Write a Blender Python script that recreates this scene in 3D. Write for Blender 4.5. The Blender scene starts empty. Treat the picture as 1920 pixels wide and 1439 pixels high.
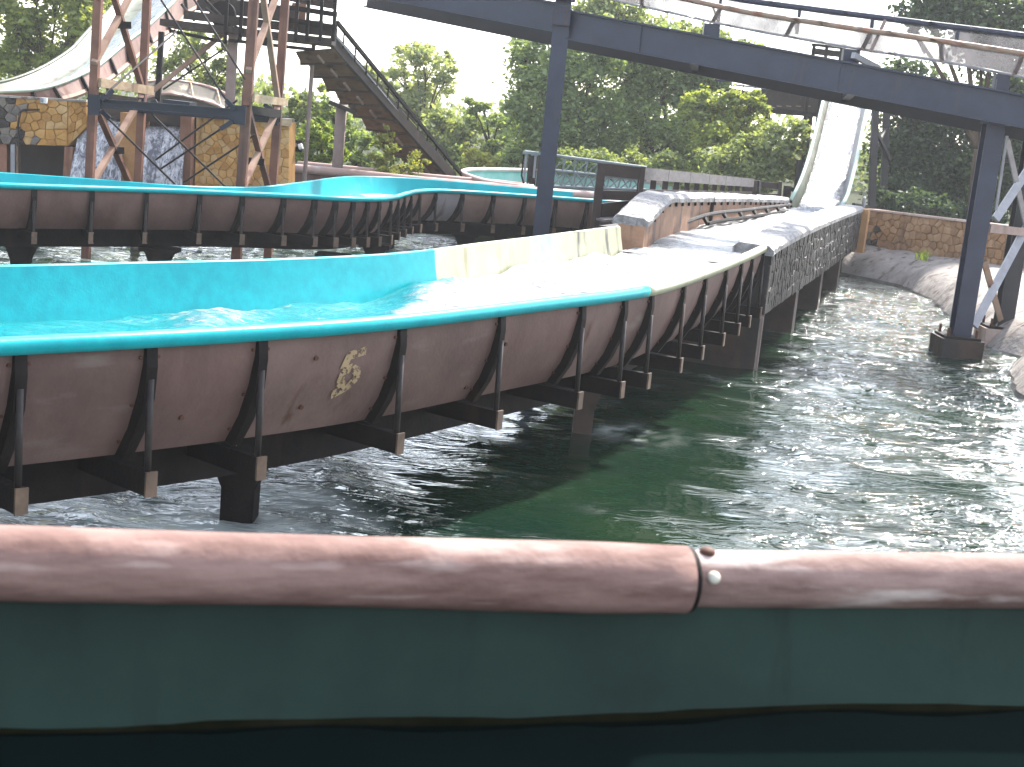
import bpy, math, random
import numpy as np
from mathutils import Vector, Matrix
R = math.radians
C = bpy.context.scene.collection
scene = bpy.context.scene
rng = random.Random(7)

# ------------------------------------------------------------------ camera
EYE = Vector((0, 0, 2.35)); FPX = 2700.0; PITCH = R(10.5); ROLL = R(5.5)
_F = Vector((0, math.cos(PITCH), -math.sin(PITCH))); _R0 = Vector((1, 0, 0)); _U0 = Vector((0, math.sin(PITCH), math.cos(PITCH)))
_RC = math.cos(ROLL)*_R0 + math.sin(ROLL)*_U0; _UC = -math.sin(ROLL)*_R0 + math.cos(ROLL)*_U0
cam = bpy.data.cameras.new('camera'); camo = bpy.data.objects.new('camera', cam); C.objects.link(camo)
camo.matrix_world = Matrix(((_RC.x, _UC.x, -_F.x, EYE.x), (_RC.y, _UC.y, -_F.y, EYE.y), (_RC.z, _UC.z, -_F.z, EYE.z), (0, 0, 0, 1)))
cam.sensor_width = 36; cam.lens = FPX/1920*36; cam.clip_start = .05; cam.clip_end = 8000
cam.dof.use_dof = True; cam.dof.focus_distance = 11; cam.dof.aperture_fstop = 11
scene.camera = camo
# ------------------------------------------------------------------ light
SUN = Vector((.36, .62, .80)).normalized()
world = bpy.data.worlds.new('World'); scene.world = world; world.use_nodes = True
wn = world.node_tree.nodes; wl = world.node_tree.links
bg = wn['Background']; sky = wn.new('ShaderNodeTexSky'); sky.sky_type = 'NISHITA'; sky.sun_disc = False
sky.sun_elevation = math.asin(SUN.z); sky.sun_rotation = math.atan2(SUN.x, SUN.y)
sky.air_density = 1.0; sky.dust_density = 1.2; sky.ozone_density = 1.0
hs = wn.new('ShaderNodeHueSaturation'); hs.inputs['Saturation'].default_value = .5
wl.new(sky.outputs[0], hs.inputs['Color']); wl.new(hs.outputs[0], bg.inputs[0]); bg.inputs[1].default_value = .15
sl = bpy.data.lights.new('sun', 'SUN'); sl.energy = 3.0; sl.angle = R(2.5); sl.color = (1, .95, .87)
so = bpy.data.objects.new('sun', sl); C.objects.link(so); so.rotation_euler = (-SUN).to_track_quat('-Z', 'Y').to_euler()
scene.view_settings.view_transform = 'Standard'; scene.view_settings.look = 'None'
scene.view_settings.gamma = 1; scene.view_settings.use_curve_mapping = False
scene.view_settings.exposure = 2.0
scene.cycles.max_bounces = 6; scene.cycles.transparent_max_bounces = 8

# ------------------------------------------------------------------ helpers: where things stand
def ray(px, py): return _F + _RC*((px-960)/FPX) + _UC*(-(py-719.5)/FPX)
def P(px, py, d): r = ray(px, py); return EYE + r*(d/r.y)
def Z(px, py, z): r = ray(px, py); return EYE + r*((z-EYE.z)/r.z)
def proj(p):
    v = Vector(p)-EYE; w = v.dot(_F); return 960+FPX*v.dot(_RC)/w, 719.5-FPX*v.dot(_UC)/w
def V(*a): return Vector(a)

def spline(pts, step):
    pts = [Vector(p) for p in pts]; dense = []
    for i in range(len(pts)-1):
        p0 = pts[i-1] if i else pts[0]*2-pts[1]; p1, p2 = pts[i], pts[i+1]
        p3 = pts[i+2] if i+2 < len(pts) else pts[-1]*2-pts[-2]
        for k in range(24):
            t = k/24
            dense.append(.5*((2*p1)+(p2-p0)*t+(2*p0-5*p1+4*p2-p3)*t*t+(3*p1-p0-3*p2+p3)*t**3))
    dense.append(pts[-1])
    L = [0]
    for a, b in zip(dense, dense[1:]): L.append(L[-1]+(b-a).length)
    n = max(2, int(round(L[-1]/step))); out = []; j = 0
    for k in range(n+1):
        s = L[-1]*k/n
        while j < len(L)-2 and L[j+1] < s: j += 1
        u = (s-L[j])/max(1e-9, L[j+1]-L[j]); out.append(dense[j].lerp(dense[j+1], min(1, u)))
    return out

class MB:
    def __init__(self): self.v = []; self.f = []; self.m = []
    def add(self, vs, fs, m=0):
        o = len(self.v); self.v += [tuple(x) for x in vs]
        for f in fs: self.f.append(tuple(i+o for i in f)); self.m.append(m)
        return self
    def box(self, c, sx, sy, sz, ux=V(1,0,0), uy=V(0,1,0), uz=V(0,0,1), m=0):
        c = Vector(c); a, b, d = ux*(sx/2), uy*(sy/2), uz*(sz/2)
        vs = [c+a*i+b*j+d*k for k in (-1,1) for j in (-1,1) for i in (-1,1)]
        return self.add(vs, [(0,2,3,1),(4,5,7,6),(0,1,5,4),(2,6,7,3),(0,4,6,2),(1,3,7,5)], m)
    def bar(self, a, b, w, h, up=V(0,0,1), m=0):
        a, b = Vector(a), Vector(b); t = (b-a); L = t.length; t = t/L
        s = t.cross(up)
        if s.length < 1e-4: s = t.cross(V(1,0,0))
        s.normalize(); u = s.cross(t)
        return self.box((a+b)/2, w, L, h, s, t, u, m)
    def tube(self, pts, r, n=8, cap=True, m=0, r2=None):
        pts = [Vector(p) for p in pts]; vs = []; k = len(pts); u = None
        for i, p in enumerate(pts):
            t = (pts[min(i+1,k-1)]-pts[max(i-1,0)]).normalized()
            if u is None:
                u = t.cross(V(0,0,1))
                if u.length < .1: u = t.cross(V(0,1,0))
            u = (u-t*u.dot(t)).normalized(); w = t.cross(u)
            rr = r if r2 is None else r+(r2-r)*i/(k-1)
            for j in range(n):
                a = 2*math.pi*j/n; vs.append(p+u*(rr*math.cos(a))+w*(rr*math.sin(a)))
        fs = [(i*n+j, i*n+(j+1)%n, (i+1)*n+(j+1)%n, (i+1)*n+j) for i in range(k-1) for j in range(n)]
        if cap: fs += [tuple(range(n-1,-1,-1)), tuple((k-1)*n+j for j in range(n))]
        return self.add(vs, fs, m)
    def loft(self, secs, closed=False, caps=False, m=0):
        n = len(secs[0]); vs = [p for s in secs for p in s]; q = n if closed else n-1
        fs = [(i*n+j, i*n+(j+1)%n, (i+1)*n+(j+1)%n, (i+1)*n+j) for i in range(len(secs)-1) for j in range(q)]
        if caps: fs += [tuple(range(n-1,-1,-1)), tuple((len(secs)-1)*n+j for j in range(n))]
        return self.add(vs, fs, m)
    def slab(self, quad, n, th, m=0):            # quad of 4 points, thickened by th along n (front stays)
        q = [Vector(p) for p in quad]; n = Vector(n).normalized()*th
        return self.add(q+[p+n for p in q], [(0,1,2,3),(7,6,5,4),(0,4,5,1),(1,5,6,2),(2,6,7,3),(3,7,4,0)], m)
    def ibeam(self, a, b, h, w, tf=.02, tw=.02, m=0):
        a, b = Vector(a), Vector(b); up = V(0,0,1)
        t = (b-a).normalized(); s = t.cross(up).normalized(); u = s.cross(t)
        self.bar(a, b, tw, h-2*tf+.004, u, m)
        self.bar(a+u*(h/2-tf/2), b+u*(h/2-tf/2), w, tf, u, m); self.bar(a-u*(h/2-tf/2), b-u*(h/2-tf/2), w, tf, u, m)
        return self

def obj(name, mb, mat, parent=None, smooth=False, **kw):
    me = bpy.data.meshes.new(name); me.from_pydata(mb.v, [], mb.f)
    for mm in (mat if isinstance(mat, (list, tuple)) else [mat]): me.materials.append(mm)
    if any(mb.m): me.polygons.foreach_set('material_index', mb.m)
    if smooth: me.polygons.foreach_set('use_smooth', [True]*len(mb.f))
    me.update()
    return link(name, me, parent, **kw)
def link(name, me, parent=None, **kw):
    o = bpy.data.objects.new(name, me); C.objects.link(o)
    if parent is not None:
        o.parent = parent
        if parent.parent is None and parent.type == 'EMPTY': o.location = -parent.location
    for k, v in kw.items(): o[k] = v
    return o
def thing(name, label, cat, loc=(0,0,0), group=None):
    o = bpy.data.objects.new(name, None); C.objects.link(o); o.location = loc; o.empty_display_size = .2
    o['label'] = label; o['category'] = cat
    if group: o['group'] = group
    return o
def tag(o, label, cat, group=None, kind=None):
    o['label'] = label; o['category'] = cat
    if group: o['group'] = group
    if kind: o['kind'] = kind
    return o
def fmesh(name, verts, quads, mats, smooth=False, parent=None, attr=None, **kw):   # numpy mesh of quads
    me = bpy.data.meshes.new(name); nq = len(quads)
    me.vertices.add(len(verts)); me.vertices.foreach_set('co', np.asarray(verts, np.float32).ravel())
    me.loops.add(nq*4); me.loops.foreach_set('vertex_index', np.asarray(quads, np.int32).ravel())
    me.polygons.add(nq); me.polygons.foreach_set('loop_start', np.arange(0, nq*4, 4, dtype=np.int32))
    try: me.polygons.foreach_set('loop_total', np.full(nq, 4, np.int32))
    except Exception: pass
    me.polygons.foreach_set('use_smooth', np.full(nq, smooth, bool))
    for mm in mats: me.materials.append(mm)
    if attr:
        for k, a in attr.items():
            at = me.attributes.new(k, 'FLOAT', 'POINT'); at.data.foreach_set('value', np.asarray(a, np.float32))
    me.update(calc_edges=True); me.validate()
    return link(name, me, parent, **kw)

# value noise in numpy
_lat = {}
def vnoise(x, y, seed=0):
    if seed not in _lat: _lat[seed] = np.random.default_rng(seed).random((256, 256))*2-1
    t = _lat[seed]; xi = np.floor(x).astype(int); yi = np.floor(y).astype(int); fx = x-xi; fy = y-yi
    fx = fx*fx*fx*(fx*(fx*6-15)+10); fy = fy*fy*fy*(fy*(fy*6-15)+10); a = xi & 255; b = yi & 255; a1 = (xi+1) & 255; b1 = (yi+1) & 255
    return (t[a,b]*(1-fx)+t[a1,b]*fx)*(1-fy)+(t[a,b1]*(1-fx)+t[a1,b1]*fx)*fy
def fbm(x, y, seed=0, o=4):
    s = 0; a = 1; n = 0
    for k in range(o): s = s+a*vnoise(x*2**k+k*17.3, y*2**k+k*9.1, seed+k); n += a; a *= .5
    return s/n

# ------------------------------------------------------------------ materials
def mat(name, c1, c2=None, scale=3., rough=.6, spec=.5, metal=0., bump=0., bscale=30., stain=None, stretch=(1,1,1), samt=.5, sscale=2., detail=6, spread=(.35,.65), sst=(2.2,2.2,.35)):
    m = bpy.data.materials.new(name); m.use_nodes = True; n = m.node_tree.nodes; l = m.node_tree.links
    b = n['Principled BSDF']; b.inputs['Roughness'].default_value = rough; b.inputs['Metallic'].default_value = metal
    b.inputs['Specular IOR Level'].default_value = spec
    tc = n.new('ShaderNodeTexCoord'); mp = n.new('ShaderNodeMapping'); mp.inputs['Scale'].default_value = stretch
    l.new(tc.outputs['Object'], mp.inputs[0])
    c2 = c2 or tuple(min(1, x*1.25) for x in c1)
    nz = n.new('ShaderNodeTexNoise'); nz.inputs['Scale'].default_value = scale; nz.inputs['Detail'].default_value = detail; nz.inputs['Roughness'].default_value = .65
    l.new(mp.outputs[0], nz.inputs['Vector'])
    rp = n.new('ShaderNodeValToRGB'); rp.color_ramp.elements[0].position = spread[0]; rp.color_ramp.elements[1].position = spread[1]
    rp.color_ramp.elements[0].color = (*c1, 1); rp.color_ramp.elements[1].color = (*c2, 1)
    l.new(nz.outputs['Fac'], rp.inputs[0]); out = rp.outputs[0]
    if stain:
        mp2 = n.new('ShaderNodeMapping'); mp2.inputs['Scale'].default_value = sst; l.new(tc.outputs['Object'], mp2.inputs[0])
        n2 = n.new('ShaderNodeTexNoise'); n2.inputs['Scale'].default_value = sscale; n2.inputs['Detail'].default_value = 8; l.new(mp2.outputs[0], n2.inputs['Vector'])
        r2 = n.new('ShaderNodeValToRGB'); r2.color_ramp.elements[0].position = 1-samt; r2.color_ramp.elements[1].position = min(1, 1-samt+.14)
        l.new(n2.outputs['Fac'], r2.inputs[0])
        mx = n.new('ShaderNodeMix'); mx.data_type = 'RGBA'; l.new(r2.outputs[0], mx.inputs['Factor']); l.new(out, mx.inputs['A']); mx.inputs['B'].default_value = (*stain, 1)
        out = mx.outputs['Result']
    l.new(out, b.inputs['Base Color'])
    if bump:
        n3 = n.new('ShaderNodeTexNoise'); n3.inputs['Scale'].default_value = bscale; n3.inputs['Detail'].default_value = 6; l.new(tc.outputs['Object'], n3.inputs['Vector'])
        bp = n.new('ShaderNodeBump'); bp.inputs['Strength'].default_value = bump; bp.inputs['Distance'].default_value = .02
        l.new(n3.outputs['Fac'], bp.inputs['Height']); l.new(bp.outputs[0], b.inputs['Normal'])
    return m

M = {}
M['turq'] = mat('turquoise_gelcoat', (.0,.29,.33), (.0,.36,.40), 9, .32, .22, bump=.06, bscale=60)
M['turq2'] = mat('turquoise_far', (.0,.28,.32), (.0,.36,.40), 2, .32, .22, stain=(.14,.42,.43), samt=.36, sscale=1.5)
M['cream'] = mat('cream_gelcoat', (.36,.37,.24), (.46,.46,.32), 3, .35, stain=(.27,.24,.14), samt=.42)
M['cream_stain'] = mat('cream_stained', (.36,.35,.22), (.43,.42,.28), 2, .4, stain=(.07,.06,.055), samt=.47, sscale=3)
M['mint'] = mat('mint_gelcoat', (.26,.46,.39), (.40,.55,.48), 5, .35, stain=(.5,.55,.5), samt=.45)
M['skin'] = mat('pinkish_brown_fibreglass', (.105,.060,.052), (.16,.095,.08), 2.0, .6, .3, bump=.15, bscale=40, stain=(.10,.055,.045), samt=.46)
M['skinb'] = mat('brown_fibreglass_faded', (.12,.074,.064), (.175,.112,.096), 3.1, .65, .25, bump=.15, bscale=36, stain=(.075,.034,.022), samt=.40, sscale=3.4)
M['skinc'] = mat('brown_fibreglass_stained', (.095,.056,.048), (.15,.092,.078), 2.4, .6, .3, bump=.15, bscale=44, stain=(.16,.12,.105), samt=.40, sscale=4, sst=(.5,.5,2))
M['skin2'] = mat('pinkish_fibreglass_weathered', (.20,.125,.105), (.27,.175,.145), 2.0, .6, .3, bump=.15, bscale=30, stain=(.17,.08,.06), samt=.44)
M['skin3'] = mat('grey_fibreglass_panel', (.22,.2,.2), (.28,.25,.25), 2.0, .6, .3, stain=(.13,.08,.07), samt=.44)
M['pinkrim'] = mat('pink_rim', (.42,.27,.23), (.55,.38,.33), 2, .55, stain=(.6,.5,.46), samt=.4)
M['pipe'] = mat('worn_pink_pipe', (.14,.078,.066), (.29,.182,.155), 34, .75, .15, bump=.12, bscale=60, stain=(.44,.33,.29), samt=.42, sscale=22, stretch=(.16,.3,1), spread=(.32,.62), sst=(.22,.4,1.6))
M['pipe2'] = mat('worn_pink_pipe_pale', (.16,.094,.08), (.33,.222,.193), 34, .72, .15, bump=.12, bscale=60, stain=(.50,.41,.37), samt=.46, sscale=20, stretch=(.16,.3,1), spread=(.32,.62), sst=(.25,.4,1.6))
M['darksteel'] = mat('dark_brown_steel', (.006,.0045,.0045), (.014,.010,.009), 6, .7, .15, bump=.2, bscale=40, stain=(.032,.015,.009), samt=.40)
M['strut'] = mat('worn_steel_tube', (.014,.011,.011), (.034,.026,.024), 12, .55, .3, stain=(.08,.045,.03), samt=.42)
M['endcap'] = mat('tan_end_cap', (.075,.048,.032), (.16,.10,.065), 8, .6, stain=(.12,.07,.05), samt=.45)
M['tanpaint'] = None
M['teal_in'] = mat('shade_painted_teal_gelcoat', (.0105,.023,.0175), (.016,.033,.025), 3, .55, .2, stain=(.014,.024,.02), samt=.42)  # teal darkened in colour to stand in for shade from the boat
M['teal_in2'] = mat('shade_painted_green_teal_gelcoat', (.0095,.0215,.0165), (.0185,.044,.033), 1.1, .5, .22, bump=.05, bscale=40, stain=(.008,.014,.011), samt=.40, sscale=5, spread=(.4,.62), sst=(2.2,2.2,.25))  # inner wall's shade is put into this base colour, with drip stains
M['algae'] = mat('algae_line', (.006,.006,.003), (.014,.013,.007), 10, .95, .0)
M['navy'] = mat('navy_steel', (.010,.014,.034), (.018,.024,.050), 3, .45, .45, bump=.1, bscale=60, stain=(.032,.028,.034), samt=.38, sscale=3.5)
M['navy_dark'] = mat('dark_navy_steel', (.009,.012,.022), (.016,.019,.032), 4, .5, .3)
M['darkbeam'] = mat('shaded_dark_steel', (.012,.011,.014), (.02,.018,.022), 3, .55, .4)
M['tanrail'] = mat('tan_rusty_rail', (.20,.135,.095), (.28,.195,.14), 3, .5, stain=(.24,.10,.06), samt=.48, stretch=(1,1,1))
M['greysteel'] = mat('grey_galvanised', (.20,.20,.22), (.28,.28,.30), 5, .45, .5)
M['palesteel'] = mat('pale_blue_steel', (.11,.135,.145), (.18,.215,.225), 5, .4, .5, stain=(.2,.2,.2), samt=.4)
M['rustpost'] = mat('red_brown_post', (.11,.045,.03), (.19,.085,.055), 3, .6, .3, bump=.1, stain=(.06,.03,.026), samt=.45)
M['rustpost2'] = mat('pinkish_brown_brace', (.25,.15,.105), (.34,.22,.16), 3, .6, .3, stain=(.17,.08,.06), samt=.42)
M['timber'] = mat('tan_timber', (.36,.25,.15), (.50,.37,.25), 8, .7, .2, bump=.3, stretch=(.3,1,3), stain=(.28,.18,.11), samt=.45)
M['conc'] = mat('weathered_concrete', (.23,.205,.185), (.37,.33,.30), 2.6, .8, .2, bump=.7, bscale=14, stain=(.13,.10,.085), samt=.46, sscale=3.2)
M['concwet'] = mat('wet_algae_concrete', (.05,.046,.04), (.12,.11,.10), 4, .35, .5, bump=.5, bscale=12)
M['concpink'] = mat('pinkish_concrete', (.36,.26,.21), (.47,.36,.31), 2.2, .8, .2, bump=.5, bscale=9, stain=(.26,.18,.13), samt=.45)
M['conc_dark'] = mat('wet_brown_concrete', (.024,.015,.012), (.055,.031,.021), 2.5, .6, .35, bump=.3, bscale=12, stain=(.022,.018,.017), samt=.52)
M['pierbrown'] = mat('brown_wet_pillar', (.05,.032,.026), (.085,.055,.045), 5, .6, .3, stain=(.02,.014,.012), samt=.45)
M['rustwall'] = mat('rust_stained_wall', (.21,.10,.055), (.32,.18,.11), 2.2, .6, .3, bump=.3, stain=(.08,.06,.055), samt=.46, sscale=3)
M['orangecon'] = mat('orange_render', (.30,.155,.065), (.40,.22,.095), 3, .75, .2, bump=.3, stain=(.2,.10,.06), samt=.42)
M['redbrown'] = mat('red_brown_render', (.20,.095,.06), (.28,.145,.10), 3, .75, .2, bump=.3, stain=(.10,.05,.04), samt=.42)
M['coping'] = mat('rough_pale_coping', (.13,.125,.127), (.29,.28,.28), 14, .55, .4, bump=.9, bscale=24, stain=(.06,.055,.055), samt=.47, sscale=9)
for i, (a, b) in enumerate([((.40,.20,.055),(.50,.28,.09)), ((.46,.25,.08),(.55,.33,.13)), ((.33,.16,.045),(.43,.23,.075)), ((.42,.25,.10),(.52,.34,.16))]):
    M['stone%d' % i] = mat('orange_stone', a, b, 6, .75, .2, bump=.5, bscale=30, stain=(.24,.12,.05), samt=.38)
for i, (a, b) in enumerate([((.27,.145,.065),(.36,.20,.10)), ((.31,.18,.09),(.40,.25,.14)), ((.23,.125,.06),(.31,.175,.09))]):
    M['bstone%d' % i] = mat('brown_stone', a, b, 6, .75, .2, bump=.5, bscale=30, stain=(.16,.09,.05), samt=.40)
for i, (a, b) in enumerate([((.013,.010,.009),(.030,.023,.020)), ((.022,.017,.015),(.050,.038,.032)), ((.009,.007,.007),(.020,.016,.014))]):
    M['dstone%d' % i] = mat('wet_black_stone', a, b, 12, .5, .35, bump=.9, bscale=40)
for i, (a, b) in enumerate([((.10,.085,.075),(.16,.13,.11)), ((.13,.11,.09),(.20,.165,.13))]):
    M['gstone%d' % i] = mat('grey_stone', a, b, 8, .6, .4, bump=.6, bscale=30)
M['mortar'] = mat('mortar', (.22,.115,.04), (.30,.165,.06), 5, .9, .1)
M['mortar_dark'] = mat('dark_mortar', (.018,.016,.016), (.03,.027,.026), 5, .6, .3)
M['chute_in'] = mat('stained_pale_chute', (.105,.115,.078), (.155,.17,.125), 2, .5, stain=(.065,.055,.034), samt=.5, sscale=2)
M['chute_blue'] = mat('pale_blue_chute_floor', (.10,.155,.17), (.15,.205,.22), 3, .4, stain=(.4,.44,.44), samt=.45)
M['chute_green'] = mat('pale_green_rim', (.30,.43,.36), (.40,.50,.44), 4, .4, stain=(.42,.44,.38), samt=.45)
M['chute_grey'] = mat('grey_slide_side', (.13,.13,.135), (.22,.22,.22), 6, .4, stain=(.16,.15,.15), samt=.45)
M['beigerail'] = mat('beige_curved_trough', (.065,.055,.040), (.10,.085,.062), 4, .6, stain=(.3,.25,.18), samt=.45)
M['white'] = mat('white_plastic', (.74,.74,.74), (.8,.8,.8), 3, .4)
M['greyboard'] = mat('grey_weathered_board', (.10,.09,.092), (.17,.155,.155), 5, .6, .4, bump=.2, stain=(.13,.085,.07), samt=.42, stretch=(1,1,4))
M['brownboard'] = mat('dark_brown_board', (.022,.014,.011), (.042,.026,.021), 5, .6, .3, bump=.2, stain=(.10,.06,.045), samt=.36)
M['rustpanel'] = mat('rust_brown_panel', (.17,.085,.05), (.25,.135,.085), 2.5, .7, .2, bump=.2, stain=(.075,.045,.035), samt=.46)
M['soffit'] = mat('pale_soffit_strip', (.25,.16,.12), (.33,.22,.17), 6, .6)
M['bark'] = mat('bark', (.05,.036,.026), (.095,.07,.05), 12, .9, .1, bump=.6, bscale=40, stretch=(1,1,.2))
M['poleconc'] = mat('brown_grey_pole', (.20,.145,.125), (.27,.20,.18), 4, .7, .2, stain=(.14,.095,.08), samt=.42)
M['grassground'] = mat('ground_cover', (.018,.028,.009), (.045,.045,.02), 1.2, .95, .1, bump=.6, bscale=6)
M['bed'] = mat('pond_bed', (.03,.04,.02), (.05,.06,.03), 2, .9, .1)
M['boltrust'] = mat('rusty_bolt', (.06,.025,.016), (.11,.045,.028), 20, .7, .3)
M['boltpale'] = mat('pale_bolt_cap', (.60,.55,.46), (.7,.65,.55), 20, .5, .4)
M['yellow'] = mat('yellow_flower', (.65,.40,.03), (.75,.50,.06), 20, .7)

def leafmat(name, dark, light, trans=.35):
    m = bpy.data.materials.new(name); m.use_nodes = True; n = m.node_tree.nodes; l = m.node_tree.links
    b = n['Principled BSDF']; b.inputs['Roughness'].default_value = .55; b.inputs['Specular IOR Level'].default_value = .35
    g = n.new('ShaderNodeNewGeometry'); rp = n.new('ShaderNodeValToRGB'); e = rp.color_ramp.elements
    e[0].color = (*dark, 1); e[1].color = (*light, 1); e[0].position = .1; e[1].position = .95
    l.new(g.outputs['Random Per Island'], rp.inputs[0]); l.new(rp.outputs[0], b.inputs['Base Color'])
    t = n.new('ShaderNodeBsdfTranslucent'); mul = n.new('ShaderNodeMix'); mul.data_type = 'RGBA'; mul.blend_type = 'MULTIPLY'
    mul.inputs['Factor'].default_value = 1; l.new(rp.outputs[0], mul.inputs['A']); mul.inputs['B'].default_value = (1.6, 1.5, .6, 1)
    l.new(mul.outputs['Result'], t.inputs[0])
    ms = n.new('ShaderNodeMixShader'); ms.inputs[0].default_value = trans
    l.new(b.outputs[0], ms.inputs[1]); l.new(t.outputs[0], ms.inputs[2]); l.new(ms.outputs[0], n['Material Output'].inputs[0])
    return m
LF = {'mid': leafmat('leaf_mid', (.12,.175,.075), (.26,.33,.165), .5), 'yellow': leafmat('leaf_yellowish', (.13,.18,.045), (.30,.34,.11), .5),
      'dark': leafmat('leaf_dark', (.034,.064,.038), (.09,.135,.07), .33), 'pale': leafmat('leaf_pale', (.20,.25,.13), (.36,.40,.24), .5),
      'olive': leafmat('leaf_olive', (.13,.17,.075), (.26,.31,.15), .5), 'bright': leafmat('leaf_bright', (.10,.17,.02), (.24,.30,.05), .45),
      'straw': leafmat('leaf_straw', (.17,.21,.05), (.32,.33,.09), .4)}

def paint_mat():
    m = mat('worn_tan_paint', (.32,.22,.12), (.38,.27,.15), 8, .7); n = m.node_tree.nodes; l = m.node_tree.links
    b = n['Principled BSDF']; tc = n.new('ShaderNodeTexCoord'); nz = n.new('ShaderNodeTexNoise'); nz.inputs['Scale'].default_value = 34; nz.inputs['Detail'].default_value = 7; nz.inputs['Roughness'].default_value = .7
    l.new(tc.outputs['Object'], nz.inputs['Vector'])
    rp = n.new('ShaderNodeValToRGB'); rp.color_ramp.interpolation = 'CONSTANT'; rp.color_ramp.elements[0].color = (0,0,0,1); rp.color_ramp.elements[1].color = (1,1,1,1); rp.color_ramp.elements[1].position = .47
    l.new(nz.outputs['Fac'], rp.inputs[0]); l.new(rp.outputs[0], b.inputs['Alpha'])
    return m
M['tanpaint'] = paint_mat()

def glassy():
    m = bpy.data.materials.new('cloudy_translucent_sheet'); m.use_nodes = True; n = m.node_tree.nodes; l = m.node_tree.links
    b = n['Principled BSDF']; b.inputs['Base Color'].default_value = (.13,.12,.125,1); b.inputs['Roughness'].default_value = .12
    tc = n.new('ShaderNodeTexCoord'); nz = n.new('ShaderNodeTexNoise'); nz.inputs['Scale'].default_value = 2.2; nz.inputs['Detail'].default_value = 6
    mp = n.new('ShaderNodeMapping'); mp.inputs['Rotation'].default_value = (0, R(40), 0); mp.inputs['Scale'].default_value = (1, 1, .5)
    l.new(tc.outputs['Object'], mp.inputs[0]); l.new(mp.outputs[0], nz.inputs['Vector'])
    rp = n.new('ShaderNodeMapRange'); rp.inputs[1].default_value = .35; rp.inputs[2].default_value = .65; rp.inputs[3].default_value = .30; rp.inputs[4].default_value = .85
    l.new(nz.outputs['Fac'], rp.inputs[0])
    tr = n.new('ShaderNodeBsdfTransparent'); tl = n.new('ShaderNodeBsdfTranslucent'); tl.inputs[0].default_value = (.20,.19,.2,1)
    m1 = n.new('ShaderNodeMixShader'); m1.inputs[0].default_value = .35; l.new(b.outputs[0], m1.inputs[1]); l.new(tl.outputs[0], m1.inputs[2])
    m2 = n.new('ShaderNodeMixShader'); l.new(rp.outputs[0], m2.inputs[0]); l.new(tr.outputs[0], m2.inputs[1]); l.new(m1.outputs[0], m2.inputs[2])
    l.new(m2.outputs[0], n['Material Output'].inputs[0]); return m
M['sheet'] = glassy()

def water_pond():
    m = bpy.data.materials.new('green_pond_water'); m.use_nodes = True; n = m.node_tree.nodes; l = m.node_tree.links
    b = n['Principled BSDF']; b.inputs['Roughness'].default_value = .05; b.inputs['IOR'].default_value = 1.38
    tc = n.new('ShaderNodeTexCoord')
    nz0 = n.new('ShaderNodeTexNoise'); nz0.inputs['Scale'].default_value = .7; nz0.inputs['Detail'].default_value = 3; l.new(tc.outputs['Object'], nz0.inputs['Vector'])
    rp = n.new('ShaderNodeValToRGB'); rp.color_ramp.elements[0].color = (.0045,.0165,.0105,1); rp.color_ramp.elements[1].color = (.010,.025,.011,1); rp.color_ramp.elements[0].position = .35; rp.color_ramp.elements[1].position = .65
    l.new(nz0.outputs['Fac'], rp.inputs[0])
    at = n.new('ShaderNodeAttribute'); at.attribute_name = 'foam'
    mx = n.new('ShaderNodeMix'); mx.data_type = 'RGBA'; l.new(at.outputs['Fac'], mx.inputs['Factor']); l.new(rp.outputs[0], mx.inputs['A']); mx.inputs['B'].default_value = (.74,.78,.76,1)
    l.new(mx.outputs['Result'], b.inputs['Base Color'])
    mp = n.new('ShaderNodeMapping'); mp.inputs['Scale'].default_value = (.55, 1.5, 1); mp.inputs['Rotation'].default_value = (0,0,R(20)); l.new(tc.outputs['Object'], mp.inputs[0])
    nz = n.new('ShaderNodeTexNoise'); nz.inputs['Scale'].default_value = 4.2; nz.inputs['Detail'].default_value = 3.4; nz.inputs['Roughness'].default_value = .48; nz.inputs['Distortion'].default_value = 1.6; l.new(mp.outputs[0], nz.inputs['Vector'])
    bp = n.new('ShaderNodeBump'); ca = n.new('ShaderNodeAttribute'); ca.attribute_name = 'calm'; cm = n.new('ShaderNodeMapRange'); cm.inputs[3].default_value = 1.5; cm.inputs[4].default_value = .10; l.new(ca.outputs['Fac'], cm.inputs[0]); l.new(cm.outputs[0], bp.inputs['Strength'])
    bp.inputs['Distance'].default_value = .05; l.new(nz.outputs['Fac'], bp.inputs['Height']); l.new(bp.outputs[0], b.inputs['Normal'])
    return m
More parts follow.
